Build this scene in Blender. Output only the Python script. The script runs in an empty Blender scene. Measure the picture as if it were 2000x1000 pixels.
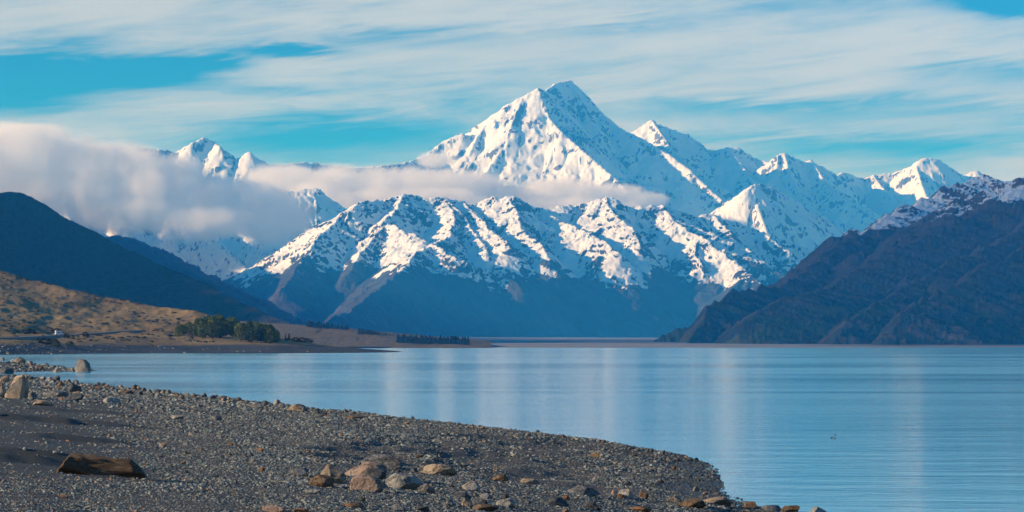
import bpy, math, random
import numpy as np
from math import radians

random.seed(7)
RNG = np.random.default_rng(11)
scene = bpy.context.scene
COL = scene.collection

# ------------------------------------------------------------------ camera
F = 5500.0            # focal length in pixels of the 2000 px wide photograph
HZ = 672.5            # horizon row
H = 6.0               # eye height above the lake
cam_d = bpy.data.cameras.new('camera')
cam = bpy.data.objects.new('camera', cam_d)
COL.objects.link(cam)
cam.location = (0, 0, H)
cam.rotation_euler = (radians(90), 0, 0)
cam_d.sensor_width = 36.0
cam_d.lens = 36.0 * F / 2000.0
cam_d.shift_y = (HZ - 500.0) / 2000.0
cam_d.clip_start = 0.5
cam_d.clip_end = 300000.0
scene.camera = cam

# ------------------------------------------------------------------ sun, sky, exposure
SUN_EL = 17.0
SUN_AZ = -103.0        # degrees clockwise from +Y (view direction); negative = left
to_sun = (math.sin(radians(SUN_AZ)) * math.cos(radians(SUN_EL)),
          math.cos(radians(SUN_AZ)) * math.cos(radians(SUN_EL)),
          math.sin(radians(SUN_EL)))
sun_d = bpy.data.lights.new('sun', 'SUN')
sun_d.energy = 4.6
sun_d.angle = radians(0.5)
sun_d.color = (1.0, 0.91, 0.79)
sun = bpy.data.objects.new('sun', sun_d)
COL.objects.link(sun)
from mathutils import Vector
sun.rotation_euler = Vector(to_sun).to_track_quat('Z', 'Y').to_euler()
sun.location = (-200, 0, 200)

scene.view_settings.view_transform = 'Standard'
scene.view_settings.look = 'None'
scene.view_settings.gamma = 1.0
scene.view_settings.exposure = 0.5
scene.view_settings.use_curve_mapping = False
scene.render.engine = 'CYCLES'
scene.cycles.use_denoising = True
scene.cycles.max_bounces = 32
scene.cycles.diffuse_bounces = 2
scene.cycles.glossy_bounces = 2
scene.cycles.transparent_max_bounces = 8
scene.cycles.volume_bounces = 32
scene.cycles.volume_max_steps = 256


class NT:
    """tiny helper for node trees"""
    def __init__(self, tree):
        self.t = tree
        tree.nodes.clear()

    def n(self, typ, **kw):
        nd = self.t.nodes.new(typ)
        ins = kw.pop('i', {})
        for k, v in kw.items():
            setattr(nd, k, v)
        for k, v in ins.items():
            s = nd.inputs[k]
            if isinstance(v, bpy.types.NodeSocket):
                self.t.links.new(v, s)
            else:
                s.default_value = v
        return nd

    def math(self, op, a, b=None, c=None, clamp=False):
        nd = self.t.nodes.new('ShaderNodeMath')
        nd.operation = op
        nd.use_clamp = clamp
        for k, v in enumerate((a, b, c)):
            if v is None:
                continue
            if isinstance(v, bpy.types.NodeSocket):
                self.t.links.new(v, nd.inputs[k])
            else:
                nd.inputs[k].default_value = v
        return nd.outputs[0]

    def noise(self, vec, scale, detail=4, rough=0.55, dist=0.0, kind='FBM'):
        nd = self.n('ShaderNodeTexNoise', noise_type=kind, i={'Scale': scale, 'Detail': detail, 'Roughness': rough, 'Distortion': dist})
        if vec is not None:
            self.t.links.new(vec, nd.inputs['Vector'])
        return nd.outputs[0]

    def step(self, v, lo, hi, a=0.0, b=1.0):
        nd = self.n('ShaderNodeMapRange', interpolation_type='SMOOTHSTEP',
                    i={'Value': v, 'From Min': lo, 'From Max': hi, 'To Min': a, 'To Max': b})
        return nd.outputs[0]

    def mix(self, f, a, b, blend='MIX'):
        nd = self.t.nodes.new('ShaderNodeMix')
        nd.data_type = 'RGBA'
        nd.blend_type = blend
        for k, v in ((0, f), (6, a), (7, b)):
            if isinstance(v, bpy.types.NodeSocket):
                self.t.links.new(v, nd.inputs[k])
            else:
                nd.inputs[k].default_value = v if k == 0 else (*v[:3], 1.0)
        return nd.outputs[2]

    def mapping(self, vec, scale=(1, 1, 1), rot=(0, 0, 0), loc=(0, 0, 0)):
        nd = self.n('ShaderNodeMapping', i={'Vector': vec, 'Scale': scale, 'Rotation': rot, 'Location': loc})
        return nd.outputs[0]

    def link(self, a, b):
        self.t.links.new(a, b)


def new_mat(name):
    m = bpy.data.materials.new(name)
    m.use_nodes = True
    return m, NT(m.node_tree)


# ---- sky: physical sky, streaked with thin high cloud
world = bpy.data.worlds.new('World')
scene.world = world
world.use_nodes = True
w = NT(world.node_tree)
sky = w.n('ShaderNodeTexSky', sky_type='NISHITA', sun_disc=False, sun_elevation=radians(SUN_EL),
          sun_rotation=radians(SUN_AZ), altitude=530.0, air_density=1.0, dust_density=0.3, ozone_density=2.5)
tc = w.n('ShaderNodeTexCoord').outputs['Generated']
sep = w.n('ShaderNodeSeparateXYZ', i={'Vector': tc})
dx, dy, dz = sep.outputs
skyc = w.mix(1.0, sky.outputs[0], (0.06, 0.60, 1.08), 'MULTIPLY')
# streak coordinates: long across, thin in height, tilted a little
tilt = w.math('ADD', dz, w.math('MULTIPLY', dx, -0.10))
cv = w.n('ShaderNodeCombineXYZ', i={'X': w.math('MULTIPLY', dx, 7.0), 'Y': w.math('MULTIPLY', dy, 3.0), 'Z': w.math('MULTIPLY', tilt, 46.0)}).outputs[0]
n1 = w.noise(cv, 1.15, 7, 0.6, 0.5)
cv2 = w.n('ShaderNodeCombineXYZ', i={'X': w.math('MULTIPLY', dx, 16.0), 'Y': dy, 'Z': w.math('MULTIPLY', tilt, 150.0)}).outputs[0]
n2 = w.noise(cv2, 1.3, 6, 0.65, 0.9)
nn = w.math('ADD', w.math('MULTIPLY', n1, 0.70), w.math('MULTIPLY', n2, 0.30))
# the sheet of cloud has openings; each is an ellipse of clear sky (bearing, height, half width, half height, depth)
front = w.step(dy, 0.2, 0.6)
wob = w.math('MULTIPLY', w.math('SUBTRACT', n2, 0.5), 0.012)
gaps = 0.0
for (px, py, rx, ry, dep) in ((130, 160, 240, 34, 0.46), (340, 142, 90, 26, 0.26), (570, 104, 120, 16, 0.36), (450, 132, 70, 15, 0.26), (1960, 18, 120, 26, 0.48), (790, 78, 240, 20, 0.20), (1180, 62, 140, 18, 0.16),
                              (660, 265, 260, 55, 0.22), (60, 215, 200, 26, 0.25), (1520, 215, 420, 22, 0.16), (1950, 150, 200, 26, 0.14), (1650, 290, 500, 40, 0.10)):
    gx = w.math('DIVIDE', w.math('SUBTRACT', dx, (px - 1000.0) / F), rx / F)
    gz = w.math('DIVIDE', w.math('ADD', w.math('SUBTRACT', dz, (HZ - py) / F), wob), ry / F)
    r2_ = w.math('ADD', w.math('MULTIPLY', gx, gx), w.math('MULTIPLY', gz, gz))
    e = w.math('MULTIPLY', w.math('POWER', 2.718, w.math('MULTIPLY', r2_, -1.0)), dep)
    gaps = w.math('ADD', e, gaps)
nn = w.math('SUBTRACT', nn, w.math('MULTIPLY', gaps, front))
# thinner towards the zenith
nn = w.math('SUBTRACT', nn, w.step(dz, 0.13, 0.42, 0.0, 0.40))
cl = w.step(nn, 0.22, 0.60)
cl = w.math('MULTIPLY', cl, 0.92)
bg = w.n('ShaderNodeBackground', i={'Color': skyc, 'Strength': 0.078})
bgc = w.n('ShaderNodeBackground', i={'Color': (0.58, 0.69, 0.76, 1), 'Strength': 0.70})
mixs = w.n('ShaderNodeMixShader', i={0: cl, 1: bg.outputs[0], 2: bgc.outputs[0]})
out = w.n('ShaderNodeOutputWorld', i={'Surface': mixs.outputs[0]})

# ------------------------------------------------------------------ numpy noise and mesh helpers
_perm = RNG.permutation(4096).astype(np.int64)
_gx = np.cos(np.linspace(0, 2 * np.pi, 4096, endpoint=False)).astype(np.float32)
_gy = np.sin(np.linspace(0, 2 * np.pi, 4096, endpoint=False)).astype(np.float32)


def pnoise(x, y, seed=0):
    """gradient noise, about -0.7 .. 0.7"""
    x = np.asarray(x, np.float64) + seed * 37.17
    y = np.asarray(y, np.float64) + seed * 11.73
    xi = np.floor(x).astype(np.int64)
    yi = np.floor(y).astype(np.int64)
    xf = (x - xi).astype(np.float32)
    yf = (y - yi).astype(np.float32)
    u = xf * xf * xf * (xf * (xf * 6 - 15) + 10)
    v = yf * yf * yf * (yf * (yf * 6 - 15) + 10)

    def g(a, b, fx, fy):
        h = _perm[(_perm[(a & 4095)] + b) & 4095]
        return _gx[h] * fx + _gy[h] * fy
    n00 = g(xi, yi, xf, yf)
    n10 = g(xi + 1, yi, xf - 1, yf)
    n01 = g(xi, yi + 1, xf, yf - 1)
    n11 = g(xi + 1, yi + 1, xf - 1, yf - 1)
    a = n00 + u * (n10 - n00)
    b = n01 + u * (n11 - n01)
    return a + v * (b - a)


def fbm(x, y, octs=5, seed=0, gain=0.5, lac=2.03, ridged=False):
    s = 0.0
    a = 1.0
    for o in range(octs):
        n = pnoise(x, y, seed + o * 3)
        if ridged:
            n = 0.5 - np.abs(n) * 1.6
        s = s + a * n
        a *= gain
        x = x * lac + 5.2
        y = y * lac + 1.3
    return s


def sstep(a, b, x):
    t = np.clip((x - a) / (b - a), 0, 1)
    return t * t * (3 - 2 * t)


def grid_mesh(name, X, Y, Z, mat, attrs=None, smooth=True):
    ny, nx = X.shape
    me = bpy.data.meshes.new(name)
    co = np.stack([X, Y, Z], -1).reshape(-1, 3).astype(np.float32)
    me.vertices.add(nx * ny)
    me.vertices.foreach_set('co', co.ravel())
    idx = np.arange(nx * ny, dtype=np.int32).reshape(ny, nx)
    q = np.stack([idx[:-1, :-1], idx[:-1, 1:], idx[1:, 1:], idx[1:, :-1]], -1).reshape(-1, 4)
    nf = len(q)
    me.loops.add(nf * 4)
    me.loops.foreach_set('vertex_index', q.ravel())
    me.polygons.add(nf)
    me.polygons.foreach_set('loop_start', np.arange(nf, dtype=np.int32) * 4)
    me.polygons.foreach_set('loop_total', np.full(nf, 4, np.int32))
    me.polygons.foreach_set('use_smooth', np.full(nf, smooth, bool))
    for k, v in (attrs or {}).items():
        at = me.attributes.new(k, 'FLOAT', 'POINT')
        at.data.foreach_set('value', np.asarray(v, np.float32).ravel())
    me.update(calc_edges=True)
    me.materials.append(mat)
    return me


def link(name, me, parent=None, kind=None, label=None, cat=None, group=None):
    o = bpy.data.objects.new(name, me)
    COL.objects.link(o)
    if parent is not None:
        o.parent = parent
    tag(o, kind, label, cat, group)
    return o


def tag(o, kind=None, label=None, cat=None, group=None):
    if kind:
        o['kind'] = kind
    if label:
        o['label'] = label
    if cat:
        o['category'] = cat
    if group:
        o['group'] = group
    return o


def P(px, py, D):
    """a point of the place: bearing px, row py, D metres ahead"""
    return ((px - 1000.0) / F * D, D, H + (HZ - py) / F * D)


# ------------------------------------------------------------------ materials of the terrain
def rock_snow_material(name, rock_a, rock_b, scree, scale, snow_col=(0.86, 0.89, 0.92)):
    m, t = new_mat(name)
    tc = t.n('ShaderNodeTexCoord').outputs['Object']
    at = t.n('ShaderNodeAttribute', attribute_name='snow').outputs['Fac']
    sc = t.n('ShaderNodeAttribute', attribute_name='scree').outputs['Fac']
    nf = t.noise(tc, 1.0 / (scale * 3.5), 6, 0.65)
    nb = t.noise(tc, 1.0 / (scale * 28), 5, 0.6)
    rock = t.mix(t.step(nb, 0.35, 0.65), rock_a, rock_b)
    rock = t.mix(t.math('MULTIPLY', sc, t.step(nf, 0.25, 0.7), clamp=True), rock, scree)
    v = t.math('ADD', at, t.math('MULTIPLY', t.math('SUBTRACT', nf, 0.5), 0.6))
    mask = t.step(v, 0.44, 0.56)
    col = t.mix(mask, rock, snow_col)
    bs = t.n('ShaderNodeBsdfPrincipled', i={'Base Color': col, 'Roughness': 0.75})
    bs.inputs['Specular IOR Level'].default_value = 0.15
    hgt = t.math('MULTIPLY', nf, t.math('SUBTRACT', 1.0, t.math('MULTIPLY', mask, 0.75)))
    bp = t.n('ShaderNodeBump', i={'Height': hgt, 'Strength': 0.9, 'Distance': scale * 1.6})
    t.link(bp.outputs[0], bs.inputs['Normal'])
    t.n('ShaderNodeOutputMaterial', i={'Surface': bs.outputs[0]})
    return m


def grass_hill_material(name, a, b, c, scale, snow=False, green=None):
    """dry tussock (a), brown scrub (b), dark scrub (c)"""
    m, t = new_mat(name)
    tc = t.n('ShaderNodeTexCoord').outputs['Object']
    geo = t.n('ShaderNodeAttribute', attribute_name='scrub').outputs['Fac']
    nl = t.noise(tc, 1.0 / (scale * 60), 6, 0.62, 0.4)
    ns = t.noise(tc, 1.0 / (scale * 7), 6, 0.7)
    nt = t.noise(tc, 1.0 / (scale * 1.6), 4, 0.7)
    col = t.mix(t.step(ns, 0.35, 0.65), a, b)
    k = t.math('ADD', t.math('ADD', geo, t.math('MULTIPLY', t.math('SUBTRACT', nl, 0.5), 1.3)), t.math('MULTIPLY', t.math('SUBTRACT', ns, 0.5), 0.6))
    col = t.mix(t.step(k, 0.42, 0.62), col, c)
    if green:
        ng = t.noise(t.mapping(tc, (1, 0.4, 1), loc=(31, 7, 2)), 1.0 / (scale * 45), 4, 0.6)
        gr = t.n('ShaderNodeAttribute', attribute_name='green').outputs['Fac']
        col = t.mix(t.math('MULTIPLY', gr, t.step(ng, 0.42, 0.6)), col, green)
    col = t.mix(t.step(nt, 0.3, 0.75, 0.0, 0.35), col, (0.02, 0.018, 0.015))
    if snow:
        at = t.n('ShaderNodeAttribute', attribute_name='snow').outputs['Fac']
        v = t.math('ADD', at, t.math('MULTIPLY', t.math('SUBTRACT', ns, 0.5), 0.9))
        col = t.mix(t.step(v, 0.44, 0.58), col, (0.82, 0.86, 0.9))
    bs = t.n('ShaderNodeBsdfPrincipled', i={'Base Color': col, 'Roughness': 0.9})
    bs.inputs['Specular IOR Level'].default_value = 0.05
    hh = t.math('ADD', ns, t.math('MULTIPLY', nt, 0.35))
    bp = t.n('ShaderNodeBump', i={'Height': hh, 'Strength': 0.8, 'Distance': scale * 2.5})
    t.link(bp.outputs[0], bs.inputs['Normal'])
    t.n('ShaderNodeOutputMaterial', i={'Surface': bs.outputs[0]})
    return m


# ------------------------------------------------------------------ mountains grown from their ridge lines
def sprout(pw, k, rg, spacing, length, lo, levels, out, frac=(0.5, 0.8), width=1.25):
    """side ribs branching off a ridge line, and smaller ribs off those"""
    seg = pw[1:, :2] - pw[:-1, :2]
    ls = np.hypot(seg[:, 0], seg[:, 1])
    cum = np.concatenate([[0], np.cumsum(ls)])
    s_ = spacing * rg.uniform(0.2, 1.0)
    side = 1 if rg.uniform() < 0.5 else -1
    while s_ < cum[-1]:
        i = min(np.searchsorted(cum, s_, side='right') - 1, len(ls) - 1)
        t = (s_ - cum[i]) / max(ls[i], 1e-6)
        p = pw[i] + (pw[i + 1] - pw[i]) * t
        d = seg[i] / max(ls[i], 1e-6)
        if pw[i + 1][2] > pw[i][2]:
            d = -d
        h = np.array([-d[1], d[0]]) * side + d * rg.uniform(0.1, 1.0) + rg.normal(0, 0.25, 2)
        h /= np.hypot(*h)
        ln = length * rg.uniform(0.35, 1.5)
        kc = k * rg.uniform(*frac)
        q = [p - np.array([0, 0, rg.uniform(0, 0.03) * ln])]
        n = 4
        for j in range(n):
            a_ = rg.normal(0, 0.32)
            h = np.array([h[0] * math.cos(a_) - h[1] * math.sin(a_), h[0] * math.sin(a_) + h[1] * math.cos(a_)])
            st = ln / n
            q.append(q[-1] + np.array([h[0] * st, h[1] * st, -kc * st * rg.uniform(0.55, 1.4)]))
            if q[-1][2] < lo:
                break
        q = np.array(q)
        if len(q) > 1 and p[2] > lo:
            out.append((q, k * width * rg.uniform(0.85, 1.2), ln))
            if levels > 1:
                sprout(q, k * width, rg, spacing * 0.42, length * 0.4, lo, levels - 1, out, frac, width)
        side = -side if rg.uniform() < 0.8 else side
        s_ += spacing * rg.uniform(0.35, 1.6)


def ridge_field(X, Y, ridges, k, L=2500.0, bend=0.35, warp=None, asym=0.0, ribs=None, seed=0):
    """height of a massif: every ridge falls away on both sides; also distance to and place along the governing ridge"""
    Yrow = Y[:, 0].copy()
    U = X / Y
    Ucol = U[0].copy()
    if warp:
        a, lam = warp
        X = X + a * (fbm(X / lam, Y / lam, 4, 3))
        Y = Y + a * (fbm(X / lam, Y / lam, 4, 19)) * 1.5
    best = np.full(X.shape, -1e9, np.float32)
    bd = np.zeros(X.shape, np.float32)
    bs = np.zeros(X.shape, np.float32)
    todo = []
    for ri, r in enumerate(ridges):
        kk = r.get('k', k) if isinstance(r, dict) else k
        pts = r['p'] if isinstance(r, dict) else r
        pw = np.array([P(*q[:2], q[2] * 1000.0) for q in pts])
        todo.append((pw, kk, None))
    if ribs:
        rg = np.random.default_rng(seed + 500)
        kids = []
        for pw, kk, _ in list(todo):
            sprout(pw, kk, rg, ribs[0], ribs[1], ribs[2], ribs[3], kids, *ribs[4:])
        todo += [(q, kk, ln) for q, kk, ln in kids]
    if callable(asym):
        asym = asym(X, Y)
    wr = (warp[0] * 1.5 if warp else 0) + 30
    s0 = 0.0
    for pw, kk, ln in todo:
        s0 += 7777.0
        for a, b in zip(pw[:-1], pw[1:]):
            d = b - a
            l2 = d[0] ** 2 + d[1] ** 2 + 1e-6
            sl = (slice(None), slice(None))
            if ln is not None:
                reach = ln * 0.9 + wr
                r0, r1 = np.searchsorted(Yrow, [min(a[1], b[1]) - reach * 1.2, max(a[1], b[1]) + reach * 1.2])
                ym = (a[1] + b[1]) / 2
                c0, c1 = np.searchsorted(Ucol, [(min(a[0], b[0]) - reach) / ym - 0.002, (max(a[0], b[0]) + reach) / ym + 0.002])
                if r1 - r0 < 2 or c1 - c0 < 2:
                    s0 += math.sqrt(l2)
                    continue
                sl = (slice(r0, r1), slice(c0, c1))
            Xs, Ys = X[sl], Y[sl]
            tt = np.clip(((Xs - a[0]) * d[0] + (Ys - a[1]) * d[1]) / l2, 0, 1)
            ex, ey_ = Xs - (a[0] + tt * d[0]), Ys - (a[1] + tt * d[1])
            dist = np.hypot(ex, ey_)
            kx = kk * (1 + (asym[sl] if isinstance(asym, np.ndarray) else asym) * ex / (dist + 1.0))
            z = a[2] + tt * d[2] - kx * dist * (1 - bend * dist / (dist + L))
            m = z > best[sl]
            best[sl] = np.where(m, z, best[sl])
            bd[sl] = np.where(m, dist, bd[sl])
            bs[sl] = np.where(m, s0 + tt * math.sqrt(l2), bs[sl])
            s0 += math.sqrt(l2)
    return best, bd, bs


def massif(name, u0, u1, nu, D0, D1, nd, ridges, k, mat, lam, amp, warp, floor=-20.0, snow=None, L=2500.0, bend=0.35,
           flute=1.0, rough=1.0, kind='structure', scrub=None, seed=0, extra=None, geo=False, post=None, fmask=None, asym=0.0, ribs=None, crest=0.0):
    u = np.linspace(u0, u1, nu)
    D = np.geomspace(D0, D1, nd) if geo else np.linspace(D0, D1, nd)
    U, Y = np.meshgrid((u - 1000.0) / F, D * 1000.0)
    X = U * Y
    z, d, s = ridge_field(X, Y, ridges, k, L, bend, warp, asym, ribs, seed)
    base = z.copy()
    if crest:
        z = z + crest * (fbm(s / 170.0, s * 0 + 0.5, 4, seed + 90, 0.6, ridged=True) - 0.5) * np.exp(-d / 120.0)
    # gullies and ribs running down from the ridges
    rel = sstep(0, lam * 1.2, d)
    fine = 0.0
    for j, (fl, fa, el) in enumerate(((1.0, 1.0, 3.4), (0.45, 0.6, 3.0), (0.2, 0.36, 2.6), (0.09, 0.2, 2.2), (0.045, 0.11, 1.8))):
        l = lam * fl
        sw = s + 0.7 * l * fbm(X / (l * 2.2), Y / (l * 2.2), 3, seed + 40 + j)
        n = 1 - np.abs(pnoise(sw / l, d / (l * el), seed + 60 + j * 5)) * 2.2
        n = n * np.abs(n) - 0.35
        z = z + flute * amp * fa * n * sstep(0, l * 1.1, d)
        if j > 0:
            fine = fine + fa * n
    if fmask is not None:
        z = base + (z - base) * fmask(X, Y, base)
    # broken ground at all scales
    wx = X + lam * 0.25 * fbm(X / (lam * 0.8), Y / (lam * 0.8), 3, seed + 31)
    wy = Y + lam * 0.25 * fbm(X / (lam * 0.8), Y / (lam * 0.8), 3, seed + 33)
    z = z + rough * amp * 0.6 * fbm(wx / (lam * 1.3), wy / (lam * 1.3), 4, seed + 5, 0.52, ridged=True) * (0.25 + 0.75 * rel)
    valley = sstep(lam * 0.12, lam * 0.5, d)
    rb = fbm(wx / (lam * 0.24), wy / (lam * 0.24), 5, seed + 9, 0.6, ridged=True)
    z = z + rough * amp * 0.26 * rb * (1.0 - 0.6 * valley)
    fine = fine + 0.6 * rb
    fine = fine - 0.5 * valley + 0.25
    if post is not None:
        z = post(X, Y, z)
    z = np.maximum(z, floor)
    attrs = {}
    dzx = np.gradient(z, axis=1) / np.maximum(np.gradient(X, axis=1), 1e-3)
    dzy = np.gradient(z, axis=0) / np.maximum(np.gradient(Y, axis=0), 1e-3)
    slope = np.hypot(dzx, dzy)
    conc = base - z          # positive in gullies
    if snow is not None:
        line, width, smax, sw_ = snow[:4]
        nz = fbm(X / (lam * 2.2), Y / (lam * 2.2), 4, seed + 77)
        h = (z - line + width * 0.9 * nz) / width - 0.55 * np.clip(fine, -1, 1.2)
        patch = fbm(X / (lam * 1.1), Y / (lam * 1.1), 4, seed + 83)
        rk = slope + 0.3 * np.clip(fine, -1, 1) + 0.5 * patch + 0.35 * np.clip(-conc / amp, -0.5, 0.8)
        sl = sstep(smax + sw_, smax - sw_, rk)
        attrs['snow'] = np.clip(sstep(-0.9, 0.7, h) * (0.1 + 0.9 * sl) * 1.05, 0, 1)
    attrs['scree'] = np.clip(sstep(0.0, 0.55, conc / amp) * sstep(1.0, 0.55, slope), 0, 1)
    if scrub is not None:
        attrs['scrub'] = scrub(X, Y, z, conc / amp, slope)
    if extra is not None:
        attrs.update(extra(X, Y, z, conc / amp, slope))
    me = grid_mesh(name, X, Y, z, mat, attrs)
    return link(name, me, kind=kind)


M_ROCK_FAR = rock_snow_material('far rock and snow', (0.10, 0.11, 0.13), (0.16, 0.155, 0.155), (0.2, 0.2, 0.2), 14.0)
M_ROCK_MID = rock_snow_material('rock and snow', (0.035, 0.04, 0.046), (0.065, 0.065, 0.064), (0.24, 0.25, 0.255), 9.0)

# the highest peak and the divide behind it
divide = [
    [(-200, 260, 33), (60, 300, 32.5), (200, 285, 32.5), (345, 296, 33), (372, 282, 33), (398, 270, 33.2), (420, 280, 33.2), (432, 290, 33), (462, 312, 33), (488, 298, 33), (527, 325, 33),
     (600, 318, 33.5), (700, 330, 34), (800, 318, 34.5), (833, 303, 35), (868, 275, 35.3), (900, 262, 35.4), (928, 264, 35.5), (950, 244, 35.6), (988, 208, 35.8), (1020, 190, 35.9), (1050, 173, 36)],
    [(1050, 173, 36), (1066, 179, 36.5), (1085, 165, 36.9), (1112, 158, 37.2)],
    [(1112, 158, 37.2), (1124, 172, 37.1), (1140, 191, 37), (1180, 228, 36.8), (1205, 249, 36.6), (1246, 268, 36.3), (1290, 292, 36), (1350, 336, 35.5), (1420, 402, 34.9), (1480, 450, 34.4)],
    # spur that parts light from shade
    [(1050, 173, 36), (1060, 200, 35.8), (1077, 236, 35.5), (1100, 262, 35.2), (1130, 290, 34.9), (1165, 318, 34.6), (1192, 342, 34.3), (1235, 385, 33.9), (1290, 440, 33.4)],
    # left face ribs
    [(1020, 190, 35.9), (1000, 240, 35.4), (985, 290, 35), (940, 345, 34.4), (910, 400, 34)],
    [(950, 244, 35.6), (925, 280, 35.2), (905, 330, 34.8), (870, 380, 34.4)],
    [(1077, 236, 35.5), (1080, 290, 35), (1060, 350, 34.5), (1020, 400, 34)],
    [(1112, 158, 37.2), (1150, 230, 36.5), (1195, 300, 35.9), (1240, 350, 35.4), (1300, 400, 34.8)],
    # peaks to the right
    [(1180, 300, 39.10), (1240, 256, 38.60), (1258, 246, 38.65), (1273, 234, 38.69), (1284, 243, 38.72), (1300, 249, 38.95), (1340, 263, 39.07), (1385, 294, 39.18), (1404, 296, 39.03), (1420, 288, 38.87), (1442, 289, 38.93), (1470, 309, 39.00), (1505, 319, 38.79),
     (1520, 304, 38.53), (1533, 300, 38.57), (1550, 309, 38.62), (1570, 318, 38.67), (1584, 314, 38.70), (1610, 333, 39.07), (1632, 346, 39.43), (1648, 337, 39.67), (1670, 346, 39.73), (1688, 349, 39.78), (1705, 343, 39.82), (1740, 341, 39.92), (1768, 331, 39.99), (1790, 318, 39.85), (1800, 311, 39.87),
     (1815, 310, 39.91), (1832, 313, 39.95), (1855, 328, 40.02), (1880, 344, 40.28), (1908, 334, 40.35), (1935, 354, 40.43), (2000, 372, 40.60), (2150, 380, 41.00)],
    [(1273, 234, 38.69), (1300, 275, 38.15), (1340, 322, 37.47), (1380, 360, 36.77), (1420, 395, 36.07)],
    [(1420, 288, 38.87), (1450, 325, 38.35), (1480, 360, 37.83), (1510, 390, 37.31)],
    [(1533, 300, 38.57), (1540, 340, 37.99), (1560, 375, 37.45), (1580, 398, 36.90), (1620, 430, 36.40)],
    [(1584, 314, 38.70), (1610, 355, 38.17), (1640, 385, 37.55), (1690, 405, 37.08), (1720, 440, 36.57)],
    [(1520, 304, 38.53), (1515, 340, 38.02), (1535, 370, 37.58)],
    [(1705, 343, 39.82), (1730, 375, 39.19), (1760, 400, 38.67)],
    [(1790, 318, 39.85), (1795, 350, 39.36), (1810, 385, 38.80), (1850, 410, 38.20)],
    # shaded buttress right of the glacier
    [(1462, 372, 31.2), (1470, 362, 31.3), (1490, 362, 31.5), (1520, 372, 31.9), (1560, 398, 32.4), (1600, 425, 32.9), (1650, 455, 33.4), (1690, 480, 33.8)],
    [(1490, 362, 31.5), (1482, 405, 30.95), (1495, 450, 30.5)],
    [(1560, 398, 32.4), (1562, 440, 31.8), (1590, 480, 31.3)],
    # lit shoulder low on the right
    [(1400, 470, 31.4), (1432, 455, 31), (1455, 452, 30.8), (1490, 462, 30.5), (1530, 480, 30.2), (1580, 494, 29.8), (1640, 505, 29.4)],
    [(1455, 452, 30.8), (1460, 485, 30.2), (1480, 520, 29.6), (1510, 560, 29)],
    [(1530, 470, 30.2), (1545, 505, 29.7), (1570, 540, 29.2)],
]
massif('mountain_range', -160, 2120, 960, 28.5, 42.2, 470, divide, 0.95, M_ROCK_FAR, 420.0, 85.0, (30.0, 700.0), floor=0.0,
       snow=(150.0, 300.0, 1.45, 0.35), L=3000.0, seed=1, flute=0.6, rough=0.75, asym=0.12, ribs=(620.0, 800.0, 600.0, 2, (0.72, 0.93), 1.15), crest=26.0)

# the broad snowy range in the middle
central = [
    [(660, 424, 24.4), (690, 402, 24.6), (712, 394, 24.8), (745, 394, 25), (770, 385, 25.2), (792, 379, 25.3), (812, 385, 25.4), (835, 389, 25.4), (868, 388, 25.5),
     (905, 396, 25.5), (932, 405, 25.6), (958, 389, 25.6), (990, 384, 25.6), (1010, 388, 25.6), (1030, 401, 25.7), (1060, 411, 25.7), (1085, 405, 25.8), (1120, 403, 25.9), (1145, 396, 26), (1185, 388, 26), (1205, 390, 26), (1225, 402, 26), (1245, 411, 26),
     (1285, 402, 26.2), (1325, 414, 26.2), (1360, 424, 26.3), (1395, 420, 26.4), (1440, 436, 26.5), (1500, 462, 26.6), (1560, 482, 26.6), (1640, 500, 26.6)],
    # great spur on the left that parts sun from shade
    [(868, 388, 25.5), (885, 420, 25), (880, 462, 24.2), (845, 480, 23.6), (815, 497, 23.1), (775, 535, 22.4), (735, 568, 21.8), (690, 602, 21.2), (650, 632, 20.6), (625, 655, 20.1)],
    [(792, 379, 25.3), (775, 410, 24.8), (757, 430, 24.4), (735, 458, 24), (705, 500, 23.5), (680, 535, 23.1)],
    [(660, 424, 24.4), (620, 470, 23.7), (585, 520, 23.1), (550, 570, 22.5)],
    [(757, 430, 24.4), (790, 455, 24), (835, 470, 23.7)],
    # front wall turned to the right, away from the sun
    [(845, 480, 23.6), (890, 508, 23.1), (950, 532, 23.15), (1030, 545, 23.5), (1110, 545, 23.85), (1200, 552, 24.2), (1290, 560, 24.5), (1370, 575, 24.75), (1440, 600, 25)],
    # spurs running down towards the lake
    [(905, 396, 25.5), (935, 425, 25.1), (960, 452, 24.6), (1000, 485, 24)],
    [(868, 388, 25.5), (905, 425, 25), (930, 460, 24.5), (955, 495, 23.9)],
    [(990, 384, 25.6), (1008, 418, 25.2), (1022, 450, 24.8), (1060, 482, 24.3), (1075, 510, 24)],
    [(1060, 411, 25.7), (1110, 438, 25.3), (1165, 462, 24.9), (1205, 495, 24.5)],
    [(1185, 388, 26), (1198, 422, 25.6), (1235, 450, 25.2), (1252, 485, 24.8)],
    [(1285, 402, 26.2), (1330, 440, 25.7), (1380, 470, 25.3), (1430, 510, 24.9), (1490, 555, 24.4), (1530, 600, 24)],
    [(1395, 420, 26.4), (1430, 465, 25.9), (1490, 510, 25.3), (1560, 560, 24.6)],
]
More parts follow.
